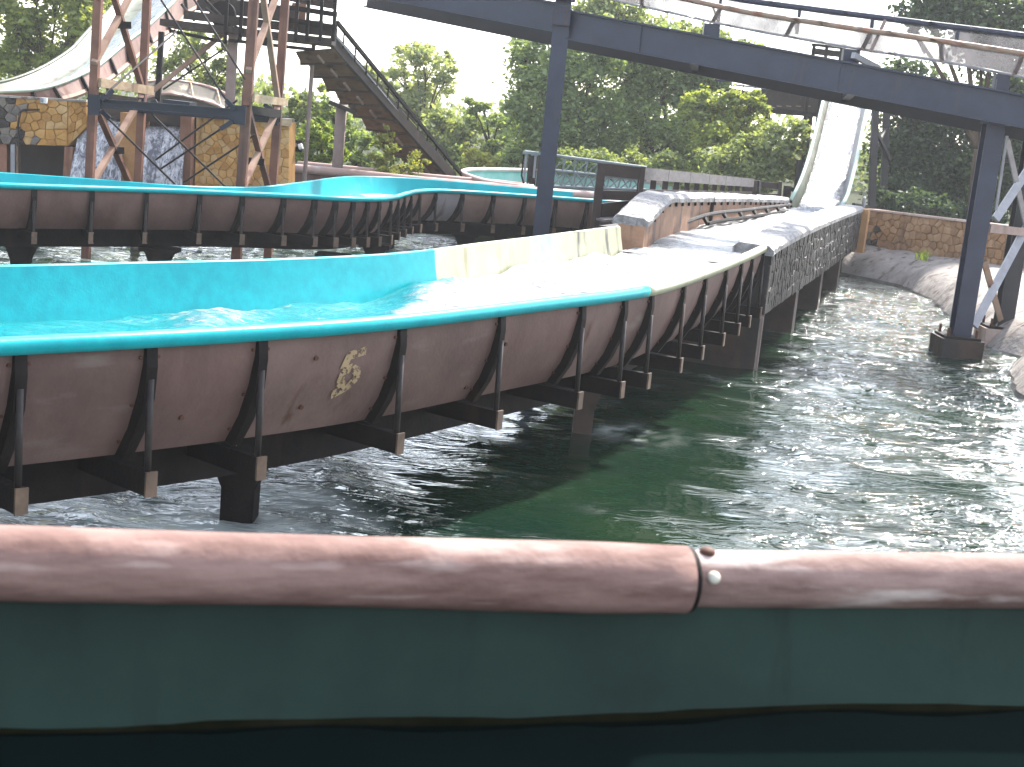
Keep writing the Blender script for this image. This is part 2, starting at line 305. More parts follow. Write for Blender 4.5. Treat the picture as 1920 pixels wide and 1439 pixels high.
def water_foam(name, clear, foamc, bump=.5, bs=14, stretch=(1,1,1), dens=.5, fdark=.6):
    m = bpy.data.materials.new(name); m.use_nodes = True; n = m.node_tree.nodes; l = m.node_tree.links
    b = n['Principled BSDF']; b.inputs['IOR'].default_value = 1.33
    tc = n.new('ShaderNodeTexCoord'); mp = n.new('ShaderNodeMapping'); mp.inputs['Scale'].default_value = stretch; l.new(tc.outputs['Object'], mp.inputs[0])
    nz = n.new('ShaderNodeTexNoise'); nz.inputs['Scale'].default_value = bs; nz.inputs['Detail'].default_value = 8; nz.inputs['Roughness'].default_value = .62; nz.inputs['Distortion'].default_value = .9; l.new(mp.outputs[0], nz.inputs['Vector'])
    at = n.new('ShaderNodeAttribute'); at.attribute_name = 'foam'
    ad = n.new('ShaderNodeMath'); ad.operation = 'ADD'; l.new(nz.outputs['Fac'], ad.inputs[0]); l.new(at.outputs['Fac'], ad.inputs[1])
    mr = n.new('ShaderNodeMapRange'); mr.inputs[1].default_value = 1-dens+.32; mr.inputs[2].default_value = 1-dens+.55; l.new(ad.outputs[0], mr.inputs[0])
    mx = n.new('ShaderNodeMix'); mx.data_type = 'RGBA'; l.new(mr.outputs[0], mx.inputs['Factor']); mx.inputs['A'].default_value = (*clear, 1)
    mpf = n.new('ShaderNodeMapping'); mpf.inputs['Scale'].default_value = (stretch[0]*1.6, stretch[1]*.7, stretch[2]); mpf.inputs['Rotation'].default_value = (0,0,R(-32)); l.new(tc.outputs['Object'], mpf.inputs[0])
    nf = n.new('ShaderNodeTexNoise'); nf.inputs['Scale'].default_value = bs*.55; nf.inputs['Detail'].default_value = 7; nf.inputs['Roughness'].default_value = .68; nf.inputs['Distortion'].default_value = 1.8; l.new(mpf.outputs[0], nf.inputs['Vector'])
    rf = n.new('ShaderNodeValToRGB'); rf.color_ramp.elements[0].position = .36; rf.color_ramp.elements[1].position = .60; rf.color_ramp.elements[0].color = (*[v*fdark for v in foamc], 1); rf.color_ramp.elements[1].color = (*foamc, 1)
    l.new(nf.outputs['Fac'], rf.inputs[0]); l.new(rf.outputs[0], mx.inputs['B'])
    l.new(mx.outputs['Result'], b.inputs['Base Color'])
    rr = n.new('ShaderNodeMapRange'); rr.inputs[3].default_value = .05; rr.inputs[4].default_value = .38; l.new(mr.outputs[0], rr.inputs[0]); l.new(rr.outputs[0], b.inputs['Roughness'])
    bp = n.new('ShaderNodeBump'); bp.inputs['Strength'].default_value = bump; bp.inputs['Distance'].default_value = .03; l.new(nz.outputs['Fac'], bp.inputs['Height']); l.new(bp.outputs[0], b.inputs['Normal'])
    return m
M['pond'] = water_pond()
M['fwater'] = water_foam('flume_water', (.004,.22,.25), (.40,.405,.41), 1.4, 7, (1,1.9,1), .52, .36)
M['fwater2'] = water_foam('far_flume_water', (.01,.25,.28), (.6,.62,.62), .5, 6)
M['fall'] = water_foam('falling_water', (.13,.13,.155), (.72,.72,.76), 1.0, 15, (1.5,1.5,.42), .66)
M['slidewater'] = water_foam('white_slide_water', (.10,.105,.115), (.46,.47,.48), .9, 10, (1.6,.7,1), .62)
M['ownwater'] = water_foam('dark_flume_water', (.002,.005,.005), (.3,.35,.35), .05, 3, (1,1,1), .0)
M['chutewater'] = water_foam('white_chute_water', (.11,.16,.18), (.30,.31,.32), .7, 8, (1,1,1), .6)

# ------------------------------------------------------------------ setting: ground, bank, pond
edge = [(-3,28.6,0),(1.5,28.4,0),(4,27.9,0)] + [tuple(Z(*q, 0)) for q in ((1560,512),(1600,519),(1640,527),(1682,537),(1712,549),(1745,566),(1778,596),(1815,634),(1862,660))] \
     + [tuple(Z(*q, 0)) for q in ((1908,672),(1893,700),(1902,735),(1960,775))] + [(4.6,11,0),(4.7,7,0),(4.8,2,0),(5,-12,0)]
bank_top = []
ed = spline(edge, .18)
secs = []
for i, p in enumerate(ed):
    t = ed[min(i+1,len(ed)-1)]-ed[max(i-1,0)]; t.z = 0; t.normalize(); nrm = V(-t.y, t.x, 0)    # landward (right / far)
    j = vnoise(np.array([i*.16]), np.array([.5]), 5)[0]; far = p.y > 18.0
    hh = .57 if far else .66
    k = 1.0+.25*j
    prof = [(-1.4,-.9),(-.05,-.12),(.03,.03),(.12*k,.16),(.30*k,.33),(.55*k,.45),(.85*k,.53),(1.2*k,hh),(1.6,hh+.02),(4,hh+.05)]
    secs.append([p+nrm*(q+(.05*vnoise(np.array([i*.8+31]), np.array([q*3.]), 6)[0] if z > 0 else 0))+V(0,0,z+(.03*j+.045*vnoise(np.array([i*.55]), np.array([q*2.5]), 7)[0])*(z>.1)*(q<1.5)) for q, z in prof])
bm_ = MB().loft([x[:3] for x in secs], m=1); bm_.loft([x[2:] for x in secs]); bank = obj('bank', bm_, [M['conc'], M['concwet']], smooth=True); bank['kind'] = 'structure'
gm = MB()
g0 = [V(-400,-200,-1.2),V(400,-200,-1.2),V(400,6000,-1.2),V(-3000,6000,-1.2)]
gm.add([(-700,-300,-1.2),(700,-300,-1.2),(700,900,-1.2),(-700,900,-1.2)], [(0,1,2,3)])
obj('ground', gm, M['bed'])['kind'] = 'structure'
# land behind the pond: far lawn with an edge, and the right shore
gl = MB(); fx = [-60,-40,-25,-14,-8,-4,0,4,6.0]
gl.loft([[V(x,27.2+.4*math.sin(x),-.6),V(x,27.5+.4*math.sin(x),.35),V(x,28.5,.5),V(x,60,.6),V(x,850,.6)] for x in fx])
gl.loft([[V(6,27.2,-.6),V(6,27.5,.35),V(6,28.5,.5),V(6,60,.6),V(6,3000,.6)],[V(8.5,29,.3),V(8.6,29.4,.5),V(9,30,.55),V(9,60,.6),V(9,850,.6)],[V(12,30,.3),V(12,30.2,.52),V(12,31,.56),V(14,60,.6),V(400,850,.6)]])
gl.add([(8.6,-40,.5),(400,-40,.5),(400,850,.5),(8.6,850,.5)], [(0,1,2,3)])
obj('lawn', gl, M['grassground'])['kind'] = 'structure'

def pond():
    xs = np.arange(-16, 9.3, .055); ys = [1.2]
    while ys[-1] < 31: ys.append(ys[-1]+.030+.0042*ys[-1])
    ys = np.array(ys); X, Y = np.meshgrid(xs, ys, indexing='ij')
    wx = X+.55*fbm(X*.45, Y*.45, 11, 3); wy = Y+.55*fbm(X*.45+31, Y*.45+7, 12, 3)
    c, s = math.cos(R(-24)), math.sin(R(-24)); a = wx*c+wy*s; b = -wx*s+wy*c
    h = .040*fbm(a*.55, b*1.1, 21, 2)+.032*(1-np.abs(fbm(a*1.1, b*2.8, 24, 2))*1.6)+.030*fbm(a*2.0, b*4.4, 27, 3)
    cx = 3.4; calm = np.clip(1.25*np.exp(-((X-.70-.22*(Y-9))**2/1.0)-((Y-10.5)**2/30)**2)*(.85+1.25*fbm(a*.8, b*2.4, 33, 4)), 0, 1)       # calmer patch beside the big trough
    calm = np.clip(calm+np.clip(1.9*fbm(a*.42, b*1.15, 36, 3)-.12, 0, .75), 0, 1)
    h = h*(1-.72*calm)
    lat = h-.02
    foam = np.clip((fbm(a*1.6, b*5.5, 40, 4)-.20)*2.6, 0, 1)*.18*(1-calm)
    sky_pale = np.clip(1.2-((X+1.75)/1.1)**2*(X > -1.75)-((Y-7.6)/2.2)**2, 0, 1); foam += sky_pale*np.clip(.42+.95*fbm(a*1.1, b*3.2, 46, 4), 0, .95)*1.0  # pale patch: bright sky reflection put into the water colour
    p2 = P(1092, 800, 11.3)
    foam += np.clip(.55*np.exp(-((X-p2.x-.35)**2+(Y-p2.y+.2)**2)/.10)*(fbm(X*9, Y*9, 43, 3)+.35), 0, .6)
    n1, n2 = X.shape; idx = np.arange(n1*n2).reshape(n1, n2)
    q = np.stack([idx[:-1,:-1],idx[1:,:-1],idx[1:,1:],idx[:-1,1:]], -1).reshape(-1, 4)
    o = fmesh('water', np.stack([X,Y,lat], -1).reshape(-1,3), q, [M['pond']], True, attr={'foam': foam.ravel(), 'calm': calm.ravel()}); o['kind'] = 'structure'
pond()

# ------------------------------------------------------------------ flume troughs
SK = [(.008,-.035),(.012,-.13),(.045,-.28),(.11,-.45),(.20,-.595)]
LN = [(.030,.004),(.045,-.10),(.085,-.28),(.15,-.44),(.25,-.555)]
RM = [(-.028,-.052),(-.036,-.01),(-.018,.018),(.018,.020),(.038,.002),(.040,-.045)]
def flat(v): return Vector((v.x, v.y, 0))
class Trough:
    def __init__(s, near, far, step, zs=1.0):
        s.zs = zs; s.N = spline(near, step); fd = spline(far, .02)
        k = 0; idx = []
        for p in s.N:
            best = min(range(k, len(fd)), key=lambda j: (flat(fd[j])-flat(p)).length_squared); k = best; idx.append(best)
        w = 7; n = len(idx); sm = []
        for i in range(n):
            a = idx[max(0,i-w):min(n,i+w+1)]; sm.append(sum(a)/len(a))
        s.F = [fd[min(len(fd)-1, int(round(x)))] for x in sm]
        s.n = [(flat(f)-flat(p)).normalized() for p, f in zip(s.N, s.F)]
        s.W = [(flat(f)-flat(p)).length for p, f in zip(s.N, s.F)]
        s.t = [flat(s.N[min(i+1,n-1)]-s.N[max(i-1,0)]).normalized() for i in range(n)]
        s.px = [proj(p)[0] for p in s.N]; s.fpx = [proj(p)[0] for p in s.F]
    def at(s, i, q, dz, side=0):
        return s.N[i]+s.n[i]*q+V(0,0,dz*s.zs) if side == 0 else s.F[i]-s.n[i]*q+V(0,0,dz*s.zs)
    def rim(s, a, b, side=0, k=1.0): return MB().loft([[s.at(i, q*k, z*k, side) for q, z in RM] for i in range(a, b+1)], True, True)
    def panel(s, a, b, side=0, prof=SK): return MB().loft([[s.at(i, q, z, side) for q, z in prof] for i in range(a, b+1)])
    def floor(s, a, b): return MB().loft([[s.at(i, LN[-1][0], LN[-1][1], 0), s.at(i, LN[-1][0], LN[-1][1], 1)] for i in range(a, b+1)])
    def rib(s, i, side=0, w=.056, d=.055):
        mb = MB(); t = s.t[i]; secs = []
        for k, (q, z) in enumerate(SK):
            a = s.at(i, q+.004, z, side); b = s.at(i, q-d*(.38,.62,1,1,1)[k], z-.012, side); secs.append([a+t*w/2, b+t*w/2, b-t*w/2, a-t*w/2])
        return mb.loft(secs, True, True)
    def strut(s, i, side=0, r=.017): return MB().tube([s.at(i, -.012, -.20, side), s.at(i, -.022, -.63, side)], r, 6)
    def bearer(s, i, h=.11, w=.055):
        a = s.at(i, -.05, -.68); b = s.at(i, s.W[i]+.05, -.68); return MB().bar(a, b, w, h)
    def cap(s, i, side=0):
        c = s.at(i, -.054, -.68, side); return MB().box(c, .06, .012, .118, s.t[i], s.n[i])
    def girder(s, a, b, q, h=.24, w=.10): return MB().loft([[s.at(i, q-w/2, -.64), s.at(i, q-w/2, -.64-h), s.at(i, q+w/2, -.64-h), s.at(i, q+w/2, -.64)] for i in range(a, b+1)], True, True)
    def water(s, name, drop, wave, foam, m, nq=22, inset=.12):
        vs = []; fo = []; n = len(s.N)
        for i in range(n):
            d = drop(i)
            for j in range(nq+1):
                u = j/nq; w = s.W[i]; p = s.N[i].lerp(s.F[i], 0)+s.n[i]*(inset+(w-2*inset)*u); p.z = s.N[i].z*(1-u)+s.F[i].z*u-d+wave(p, i, u)
                vs.append(p); fo.append(foam(p, i, u))
        q = [(i*(nq+1)+j, (i+1)*(nq+1)+j, (i+1)*(nq+1)+j+1, i*(nq+1)+j+1) for i in range(n-1) for j in range(nq)]
        o = fmesh(name, [tuple(v) for v in vs], q, [m], True, attr={'foam': fo}); o['kind'] = 'structure'; return o

def n2(x, y, seed=3, o=3): return float(fbm(np.array([x]), np.array([y]), seed, o)[0])

# near flume ---------------------------------------------------------------
nz = 1.23
near = [Z(px, py, z) for px, py, z in ((-300,662,nz),(0,643,nz),(250,631,nz),(500,617,nz),(750,598,nz),(1000,569,nz),(1200,544,nz),(1300,517,1.24),(1400,478,1.27),(1447,455,1.29))]
far = [Z(px, py, z) for px, py, z in ((-900,515,nz),(-400,506,nz),(0,501,nz),(250,495,nz),(500,489,nz),(700,480,nz),(810,470,1.24),(900,458,1.25),(1000,446,1.26),(1100,433,1.28),(1207,420,1.29))]
T = Trough(near, far, .125); n = len(T.N)-1
root = thing('flume_trough', 'nearest trough, bright turquoise inside, worn 5 stencilled on its brown ribbed side', 'flume', flat(T.N[n//2]))
def at_px(arr, x): return min(range(len(arr)), key=lambda i: abs(arr[i]-x))
iN = at_px(T.px, 1216); 
obj('rim', T.rim(0, iN), M['turq'], root, True, label='turquoise near rim'); obj('rim', T.rim(iN, n), M['cream'], root, True, label='cream near rim')
marks = [at_px(T.fpx, x) for x in (812, 985, 1035, 1068, 1182)]
seq = [0]+marks+[n]; mats = ['turq','cream','mint','cream','cream_stain','mint']
for a, b, mm in zip(seq, seq[1:], mats):
    if b <= a: continue
    obj('lining_panel', T.panel(a, b, 1, LN), M[mm], root, True, label={'turq':'turquoise inner lining','cream':'cream inner lining','mint':'mint patched inner lining','cream_stain':'cream inner lining with dark streaks'}[mm])
    obj('rim', T.rim(a, b, 1, .62), M[mm], root, True)
obj('lining_panel', T.panel(0, iN, 0, LN), M['turq'], root, True); obj('lining_panel', T.panel(iN, n, 0, LN), M['cream'], root, True)
obj('trough_floor', T.floor(0, n), M['turq'], root, True)
# rib stations: at the photo's spacing of roughly half a metre
i0 = at_px(T.px, 262); ribs = [i for i in range(i0 % 4, n, 4)]
i1 = at_px(T.px, 500)
ribs = sorted(set(at_px(T.px, x) for x in (-220,15,262,505,757,948,1088,1172,1228,1282,1326,1362,1392,1414,1432)))
prev = 0
for k, i in enumerate(ribs+[n]):
    if i-prev >= 1:
        obj('side_panel', T.panel(prev, i), M[('skin','skinb','skinc')[k*7 % 3]], root, True)
        obj('side_panel', T.panel(prev, i, 1), M['skin'], root, True)
    prev = i
def on_skin(i, dz, side=0, out=.004):
    z0 = SK[0]; 
    for (qa, za), (qb, zb) in zip(SK, SK[1:]):
        if zb <= dz <= za: u = (dz-za)/(zb-za); return T.at(i, qa+(qb-qa)*u-out, dz-out*.4, side)
    return T.at(i, SK[-1][0]-out, dz, side)
for i in ribs:
    obj('rib', T.rib(i), M['darksteel'], root); obj('rib', T.rib(i, 1), M['darksteel'], root)
    obj('strut', T.strut(i), M['strut'], root, True); bb = obj('bearer', T.bearer(i), M['darksteel'], root)
    obj('end_plate', T.cap(i), M['endcap'], bb); mbb = MB()
    for dz in (-.10,-.33,-.52):
        for e in (-1,1):
            c_ = on_skin(i, dz, 0, .0)+T.t[i]*(.045*e); mbb.tube([c_, c_-T.n[i]*.012], .009, 6)
    obj('rib_bolts', mbb, M['boltrust'], root)
obj('girder', T.girder(0, n-6, .55), M['darksteel'], root); obj('girder', T.girder(0, n-6, 1.5), M['darksteel'], root)
# support pillars with flared heads
def pillar(parent, c, w, top, name='pillar', m='darksteel'):
    mb = MB(); c = Vector(c)
    hs = [(-1.0,w),(top-.30,w),(top-.20,w*1.02),(top-.08,w*1.6),(top-.04,w*1.9)]
    mb.loft([[V(c.x+sx*ww/2, c.y+sy*w/2, z) for sx, sy in ((-1,-1),(1,-1),(1,1),(-1,1))] for z, ww in hs], True, True)
    pl = obj(name, mb, M[m], parent)
    obj('head_plate', MB().box((c.x, c.y, top-.015), w*2.3, w*2.0, .045), M['darksteel'], pl); return pl
pillar(root, P(449,960,7.85), .185, .37); pillar(root, P(1094,780,11.0), .15, .40, 'pillar', 'pierbrown')
# rust holes in the side
for px, dz in ((610,-.17),(584,-.44),(965,-.24),(930,-.50),(352,-.42)):
    i = at_px(T.px, px); c = on_skin(i, dz, 0, .0); t = T.t[i]; nn = (T.n[i]*-1+V(0,0,-.3)).normalized()
    obj('rust_bolt', MB().tube([c-nn*.005, c+nn*.012], .013, 8), M['boltrust'], root)
# worn number 5
def skin_pt(sa, dz, out=.004):
    k = int(math.floor(sa)); k = max(0, min(n-1, k)); u = sa-k
    return on_skin(k, dz, 0, out).lerp(on_skin(k+1, dz, 0, out), u)
def stencil(strokes, s0, z0, sw, sh, width):           # strokes in a 1 x 1.6 cell
    mb = MB(); lay = 0
    for st in strokes:
        lay += .0012
        for (x0, y0), (x1, y1) in zip(st, st[1:]):
            L = math.hypot(x1-x0, y1-y0); nx, ny = -(y1-y0)/L*width, (x1-x0)/L*width; secs = []
            for k in range(7):
                u = -.08+1.16*k/6; cx = x0+(x1-x0)*u; cy = y0+(y1-y0)*u
                secs.append([skin_pt(s0+(cx+nx*e)*sw, z0-(cy+ny*e)*sh, .004+lay) for e in (-1,-.33,.33,1)])
            mb.loft(secs)
    return mb
s5 = at_px(T.px, 668)
obj('painted_number', stencil([[(.25,.12),(1.0,.0)],[(.25,.1),(.08,.62)],[(.08,.66),(.5,.56),(.85,.72),(.9,.98),(.65,1.22),(.3,1.38),(-.05,1.5)],[(.12,.7),(.1,1.05),(.35,1.2)]], s5-.40, -.155, 1.2, .155, .16), M['tanpaint'], root, label='worn tan number 5')
def strokes34(parent):
    mb = MB(); segs = {'3': [[(0,0),(.6,0),(.3,.4),(.6,.6),(.5,.95),(0,1)]], '4': [[(.55,1),(.55,0),(0,.62),(.75,.62)]]}
    ib = at_px(T.px, 560)
    for k, ch in enumerate('34'):
        for st in segs[ch]:
            for (x0, y0), (x1, y1) in zip(st, st[1:]):
                def pt(x, y): return T.at(ib, .55-.05-.004, -.68-.045*y)+T.t[ib]*((x+k*1.0)*.03)
                a, b = pt(x0, y0), pt(x1, y1); mb.bar(a, b, .007, .002, T.n[ib])
    obj('painted_number', mb, M['endcap'], parent, label='small white number 34')
strokes34(root)

def sstep(a, b, x): t = max(0, min(1, (x-a)/(b-a))); return t*t*(3-2*t)
def nd(i): return .315-.10*sstep(600, 1150, T.fpx[i])
def nwave(p, i, u):
    x = T.fpx[i]*(u)+T.px[i]*(1-u)
    h = .055*n2(p.x*1.4, p.y*1.4, 51, 3)*(.6+sstep(500,900,x))+.035*n2(p.x*3.4, p.y*4.4, 55, 3)
    h += .085*math.exp(-((x-400)/75)**2)*math.exp(-((u-.72)/.25)**2)+.10*math.exp(-((x-790)/60)**2)*math.exp(-((u-.8)/.25)**2)
    return h
def nfoam(p, i, u):
    x = T.fpx[i]*u+T.px[i]*(1-u); lim = 560+260*u
    f = .14+.50*sstep(lim-70, lim+110, x)
    f += .30*math.exp(-((x-400)/110)**2)*sstep(.3,.8,u)
    f += .20*sstep(.5,.0,u)*sstep(-600,400,x)
    return f+.08*n2(p.x*2, p.y*2, 58, 2)
T.water('flume_water', nd, nwave, nfoam, M['fwater'], 56)

# splash trough ------------------------------------------------------------
zt = 1.28
A0 = P(1447,455,14.8); A0.z = 1.27; A1 = P(1616,394,27.0); A1.z = 1.24
# right wall
rt = thing('splash_trough', 'long basin of rough dark wet stone with pale coping below the slide', 'water trough', flat((A0+A1)/2))
dirw = flat(A1-A0).normalized(); nin = V(-dirw.y, dirw.x, 0)                        # towards the inside
zb0, zb1 = .57, .53
def wall_core(parent, p0, p1, zb, zt_, nin, th, m, name='wall_core'):
    mb = MB(); q = [Vector((p0.x,p0.y,zb)), Vector((p1.x,p1.y,zb)), Vector((p1.x,p1.y,zt_)), Vector((p0.x,p0.y,zt_))]
    return obj(name, mb.slab(q, nin, th), m, parent)

# stones: voronoi cells on a quad face
def clip(poly, a, b, c):
    out = []
    for i in range(len(poly)):
        p, q = poly[i], poly[(i+1) % len(poly)]; dp = a*p[0]+b*p[1]-c; dq = a*q[0]+b*q[1]-c
        if dp <= 0: out.append(p)
        if dp*dq < 0: t = dp/(dp-dq); out.append((p[0]+(q[0]-p[0])*t, p[1]+(q[1]-p[1])*t))
    return out
def cells(w, h, sw, sh, rg):
    W_, H_ = w/sw, h/sh; nx, ny = max(1, round(W_)), max(1, round(H_)); pts = []
    for j in range(ny):
        for i in range(nx):
            pts.append(((i+.5+(.25 if j % 2 else -.25)+rg.uniform(-.33,.33))*W_/nx, (j+.5+rg.uniform(-.36,.36))*H_/ny))
    res = []
    for k, p in enumerate(pts):
        poly = [(0,0),(W_,0),(W_,H_),(0,H_)]
        for l, q in enumerate(pts):
            if l == k: continue
            dx, dy = q[0]-p[0], q[1]-p[1]
            if dx*dx+dy*dy > 9: continue
            poly = clip(poly, dx, dy, dx*(p[0]+q[0])/2+dy*(p[1]+q[1])/2)
            if len(poly) < 3: break
        if len(poly) >= 3: res.append([(x/W_, y/H_) for x, y in poly])
    return res
def stones(parent, quad, nrm, sw, sh, depth, mats, seed=1, gap=.012, pick=None, name='stone', limit=300):
    bl, br, tr, tl = [Vector(p) for p in quad]; nrm = Vector(nrm).normalized(); rg = random.Random(seed); w = ((br-bl).length+(tr-tl).length)/2; h = ((tl-bl).length+(tr-br).length)/2
    def pt(u, v): return (bl*(1-u)+br*u)*(1-v)+(tl*(1-u)+tr*u)*v
    cl = sorted(cells(w, h, sw, sh, rg), key=lambda q: (pt(*q[0])-EYE).length); rest = MB(); cnt = 0
    for poly in cl:
        P3 = [pt(u, v) for u, v in poly]; c = sum(P3, V(0,0,0))/len(P3); rad = sum((p-c).length for p in P3)/len(P3)
        clean = [p for k, p in enumerate(P3) if (p-P3[k-1]).length > .012]
        if len(clean) < 3 or rad < .02: continue
        hh = depth*rg.uniform(.5,1.25); tl_ = (nrm+V(rg.uniform(-.25,.25), rg.uniform(-.1,.1), rg.uniform(-.25,.25))).normalized()
        def ring(f, z): return [c+(p-c)*f+tl_*(z) for p in clean]
        g = max(.55, 1-gap/rad); k = len(clean)
        r0 = [c+(p-c)*g-nrm*.02 for p in clean]; r1 = [c+(p-c)*g*.97+nrm*hh*.55 for p in clean]
        r2 = [c+(p-c)*(g*.90+rg.uniform(-.05,.04))+nrm*hh*(1+rg.uniform(-.12,.12))+(tl_-nrm)*hh for p in clean]
        top = c+nrm*hh*1.12; vs = r0+r1+r2+[top]; fs = []
        for a in range(2):
            for b in range(k): fs.append((a*k+b, a*k+(b+1) % k, (a+1)*k+(b+1) % k, (a+1)*k+b))
        for b in range(k): fs.append((2*k+b, 2*k+(b+1) % k, 3*k))
        mm = pick(c, rg) if pick else rg.choice(mats)
        cnt += 1
        if cnt <= limit: obj(name, MB().add(vs, fs), mm, parent)
        else: rest.add(vs, fs)
    if rest.v: obj('far_stones', rest, mats[0], parent)['kind'] = 'stuff'

core = MB(); Bq = [V(A0.x,A0.y,zb0), V(A1.x,A1.y,zb1), V(A1.x,A1.y,A1.z), V(A0.x,A0.y,A0.z)]
wr = obj('wall', core.slab(Bq, nin, .30), M['mortar_dark'], rt, label='dark wet stone wall facing the pond')
stones(wr, Bq, -nin, .105, .155, .020, [M['dstone0'],M['dstone1'],M['dstone2']], 3, .002)
# coping on the right wall: separate rough slabs
def coping(parent, pts, wid, nin, th, seed, L=.6, over=.04):
    ps = spline(pts, .16); rg = random.Random(seed); secs = []
    for i, p in enumerate(ps):
        t = flat(ps[min(i+1,len(ps)-1)]-ps[max(0,i-1)]).normalized(); nn = V(-t.y, t.x, 0)
        j = lambda a: rg.uniform(-a, a)
        secs.append([p-nn*(over+j(.012))+V(0,0,j(.008)), p+nn*wid*.05+V(0,0,th+j(.012)-.006), p+nn*wid*.95+V(0,0,th+j(.012)), p+nn*(wid+over+j(.012))+V(0,0,j(.008)), p+nn*(wid+over)+V(0,0,-.05), p-nn*over+V(0,0,-.05)])
    step = max(2, int(L/.16))
    for a in range(0, len(secs)-1, step):
        b = min(len(secs)-1, a+step); obj('coping_stone', MB().loft(secs[a:b+1], True, True), M['coping'], parent)
coping(rt, [V(A0.x,A0.y,A0.z)-dirw*.06+V(0,0,-.03), V(A0.x,A0.y,A0.z)+dirw*.5+V(0,0,.0), V(A0.x,A0.y,A0.z).lerp(A1,.25)+V(0,0,.04), V(A0.x,A0.y,A0.z).lerp(A1,.6)+V(0,0,.05), A1+V(0,0,.03)], .34, nin, .05, 5)
# orange end pillar at the far end of the right wall, piers under the wall
e0 = V(A1.x,A1.y,0); obj('end_pillar', MB().box(e0+dirw*.12-nin*.02+V(0,0,.86), .22, .52, .80, nin, dirw), M['orangecon'], rt, label='orange end pillar')
for u, ww in ((.27,1.3),(.52,1.3),(.76,1.3)):
    c = e0*u+V(A0.x,A0.y,0)*(1-u)+nin*.50
    obj('pier', MB().box(V(c.x,c.y,-.25), .30, .95, 1.62, dirw, nin), M['conc_dark'], rt)
# end wall (near pier) under the trough
c = V(A0.x,A0.y,0)+dirw*.17
q0 = c+nin*.0; 
obj('pier', MB().box(V(c.x,c.y,-.16)+nin*.78, .34, 1.52, 1.54, dirw, nin), M['conc_dark'], rt, label='broad brown stained concrete pier at the near end')
obj('edge_light_strip', MB().box(V(c.x,c.y,.0)-dirw*.174-nin*.005, .02, .022, 1.1, dirw, nin), M['poleconc'], rt)  # added pale strip, light on the pier's corner put into colour
# left wall (inner brown face, top edge stepping up)
lb = [P(1207,446,15.9), P(1300,424,19.4), P(1400,403,23.4), P(1478,386,27.6)]
lt = [P(1209,419,15.9), P(1243,374,17.2), P(1320,373,20.2), P(1400,374,23.4), P(1480,377,27.6)]
lw = spline([flat(p) for p in lb], .25); ltp = [lt[k].lerp(lt[k+1], j/40) for k in range(len(lt)-1) for j in range(40)]+[lt[-1]]
def topz(p): return min(ltp, key=lambda q: (flat(q)-p).length_squared).z
secs = []
lsec = []
for i, p in enumerate(lw):
    z = topz(p); t = (lw[min(i+1,len(lw)-1)]-lw[max(i-1,0)]).normalized(); nn = V(-t.y,t.x,0)
    lsec.append([p+V(0,0,.5), p+V(0,0,z), p+nn*.30+V(0,0,z), p+nn*.30+V(0,0,.35)])
wl_ = obj('wall', MB().loft(lsec, True, True), M['rustwall'], rt, label='rust stained inner wall on the left')
coping(rt, [V(p.x,p.y,topz(p)+.012) for p in lw[::3]+[lw[-1]]], .34, nin, .05, 8, .7)
for px in (1331,): 
    p = min(lw, key=lambda q: abs(proj(V(q.x,q.y,1.3))[0]-px)); obj('joint_post', MB().box(V(p.x,p.y,1.24)-nin*.02, .05, .05, .5), M['darksteel'], wl_)
for i in range(2, len(lw)-1, 2): obj('anchor_bolt', MB().box(V(lw[i].x,lw[i].y,topz(lw[i])-.06)-nin*.015, .025, .03, .05), M['darksteel'], wl_)
for u in (.2,.6): 
    p = lw[int(u*len(lw))]; obj('pier', MB().box(V(p.x,p.y,-.3)+V(-.25,.1,0), .5, .3, 1.6), M['conc_dark'], rt)
# floor of the basin + water
rb = [V(A0.x,A0.y,0)*(1-u)+e0*u+nin*.30 for u in [i/len(lw) for i in range(len(lw)+1)]][:len(lw)]
start_l = T.at(n-3, T.W[n-3]-.14, 0); start_r = T.at(n-3, .14, 0)
wsN = [flat(start_r)]+rb[2:]; wsF = [flat(start_l)]+lw[2:]
m_ = min(len(wsN), len(wsF)); NX, NU = m_, 34; vs = []; fo = []
fineN = spline(wsN[:m_], .09); fineF = spline(wsF[:m_], .09); K = min(len(fineN), len(fineF))
fineN = [fineN[int(i*(len(fineN)-1)/(K-1))] for i in range(K)]; fineF = [fineF[int(i*(len(fineF)-1)/(K-1))] for i in range(K)]
for i in range(K):
    for j in range(NU+1):
        u = -.02+1.04*j/NU; p = fineN[i].lerp(fineF[i], u); s_ = i/K
        vs.append((p.x, p.y, 1.075-.035*max(0,1-i/20)+.06*s_+.03*n2(p.x*1.7, p.y*1.1, 61, 3)*min(1,i/10)+.018*n2(p.x*4,p.y*3.4,64,3))); fo.append(.58+.08*n2(p.x*2,p.y*2,66,2)+.1*s_+.25*max(0,1-i/14))
q = [(i*(NU+1)+j,(i+1)*(NU+1)+j,(i+1)*(NU+1)+j+1,i*(NU+1)+j+1) for i in range(K-1) for j in range(NU)]
fmesh('splash_water', vs, q, [M['fwater']], True, attr={'foam': fo})['kind'] = 'structure'
fl = MB().loft([[V(a.x,a.y,.56),V(b.x,b.y,.56)] for a, b in zip(rb, lw)]); fl.loft([[V(a.x,a.y,.50),V(b.x,b.y,.50)] for a, b in zip(rb, lw)])
obj('basin_floor', fl, M['conc_dark'], rt)
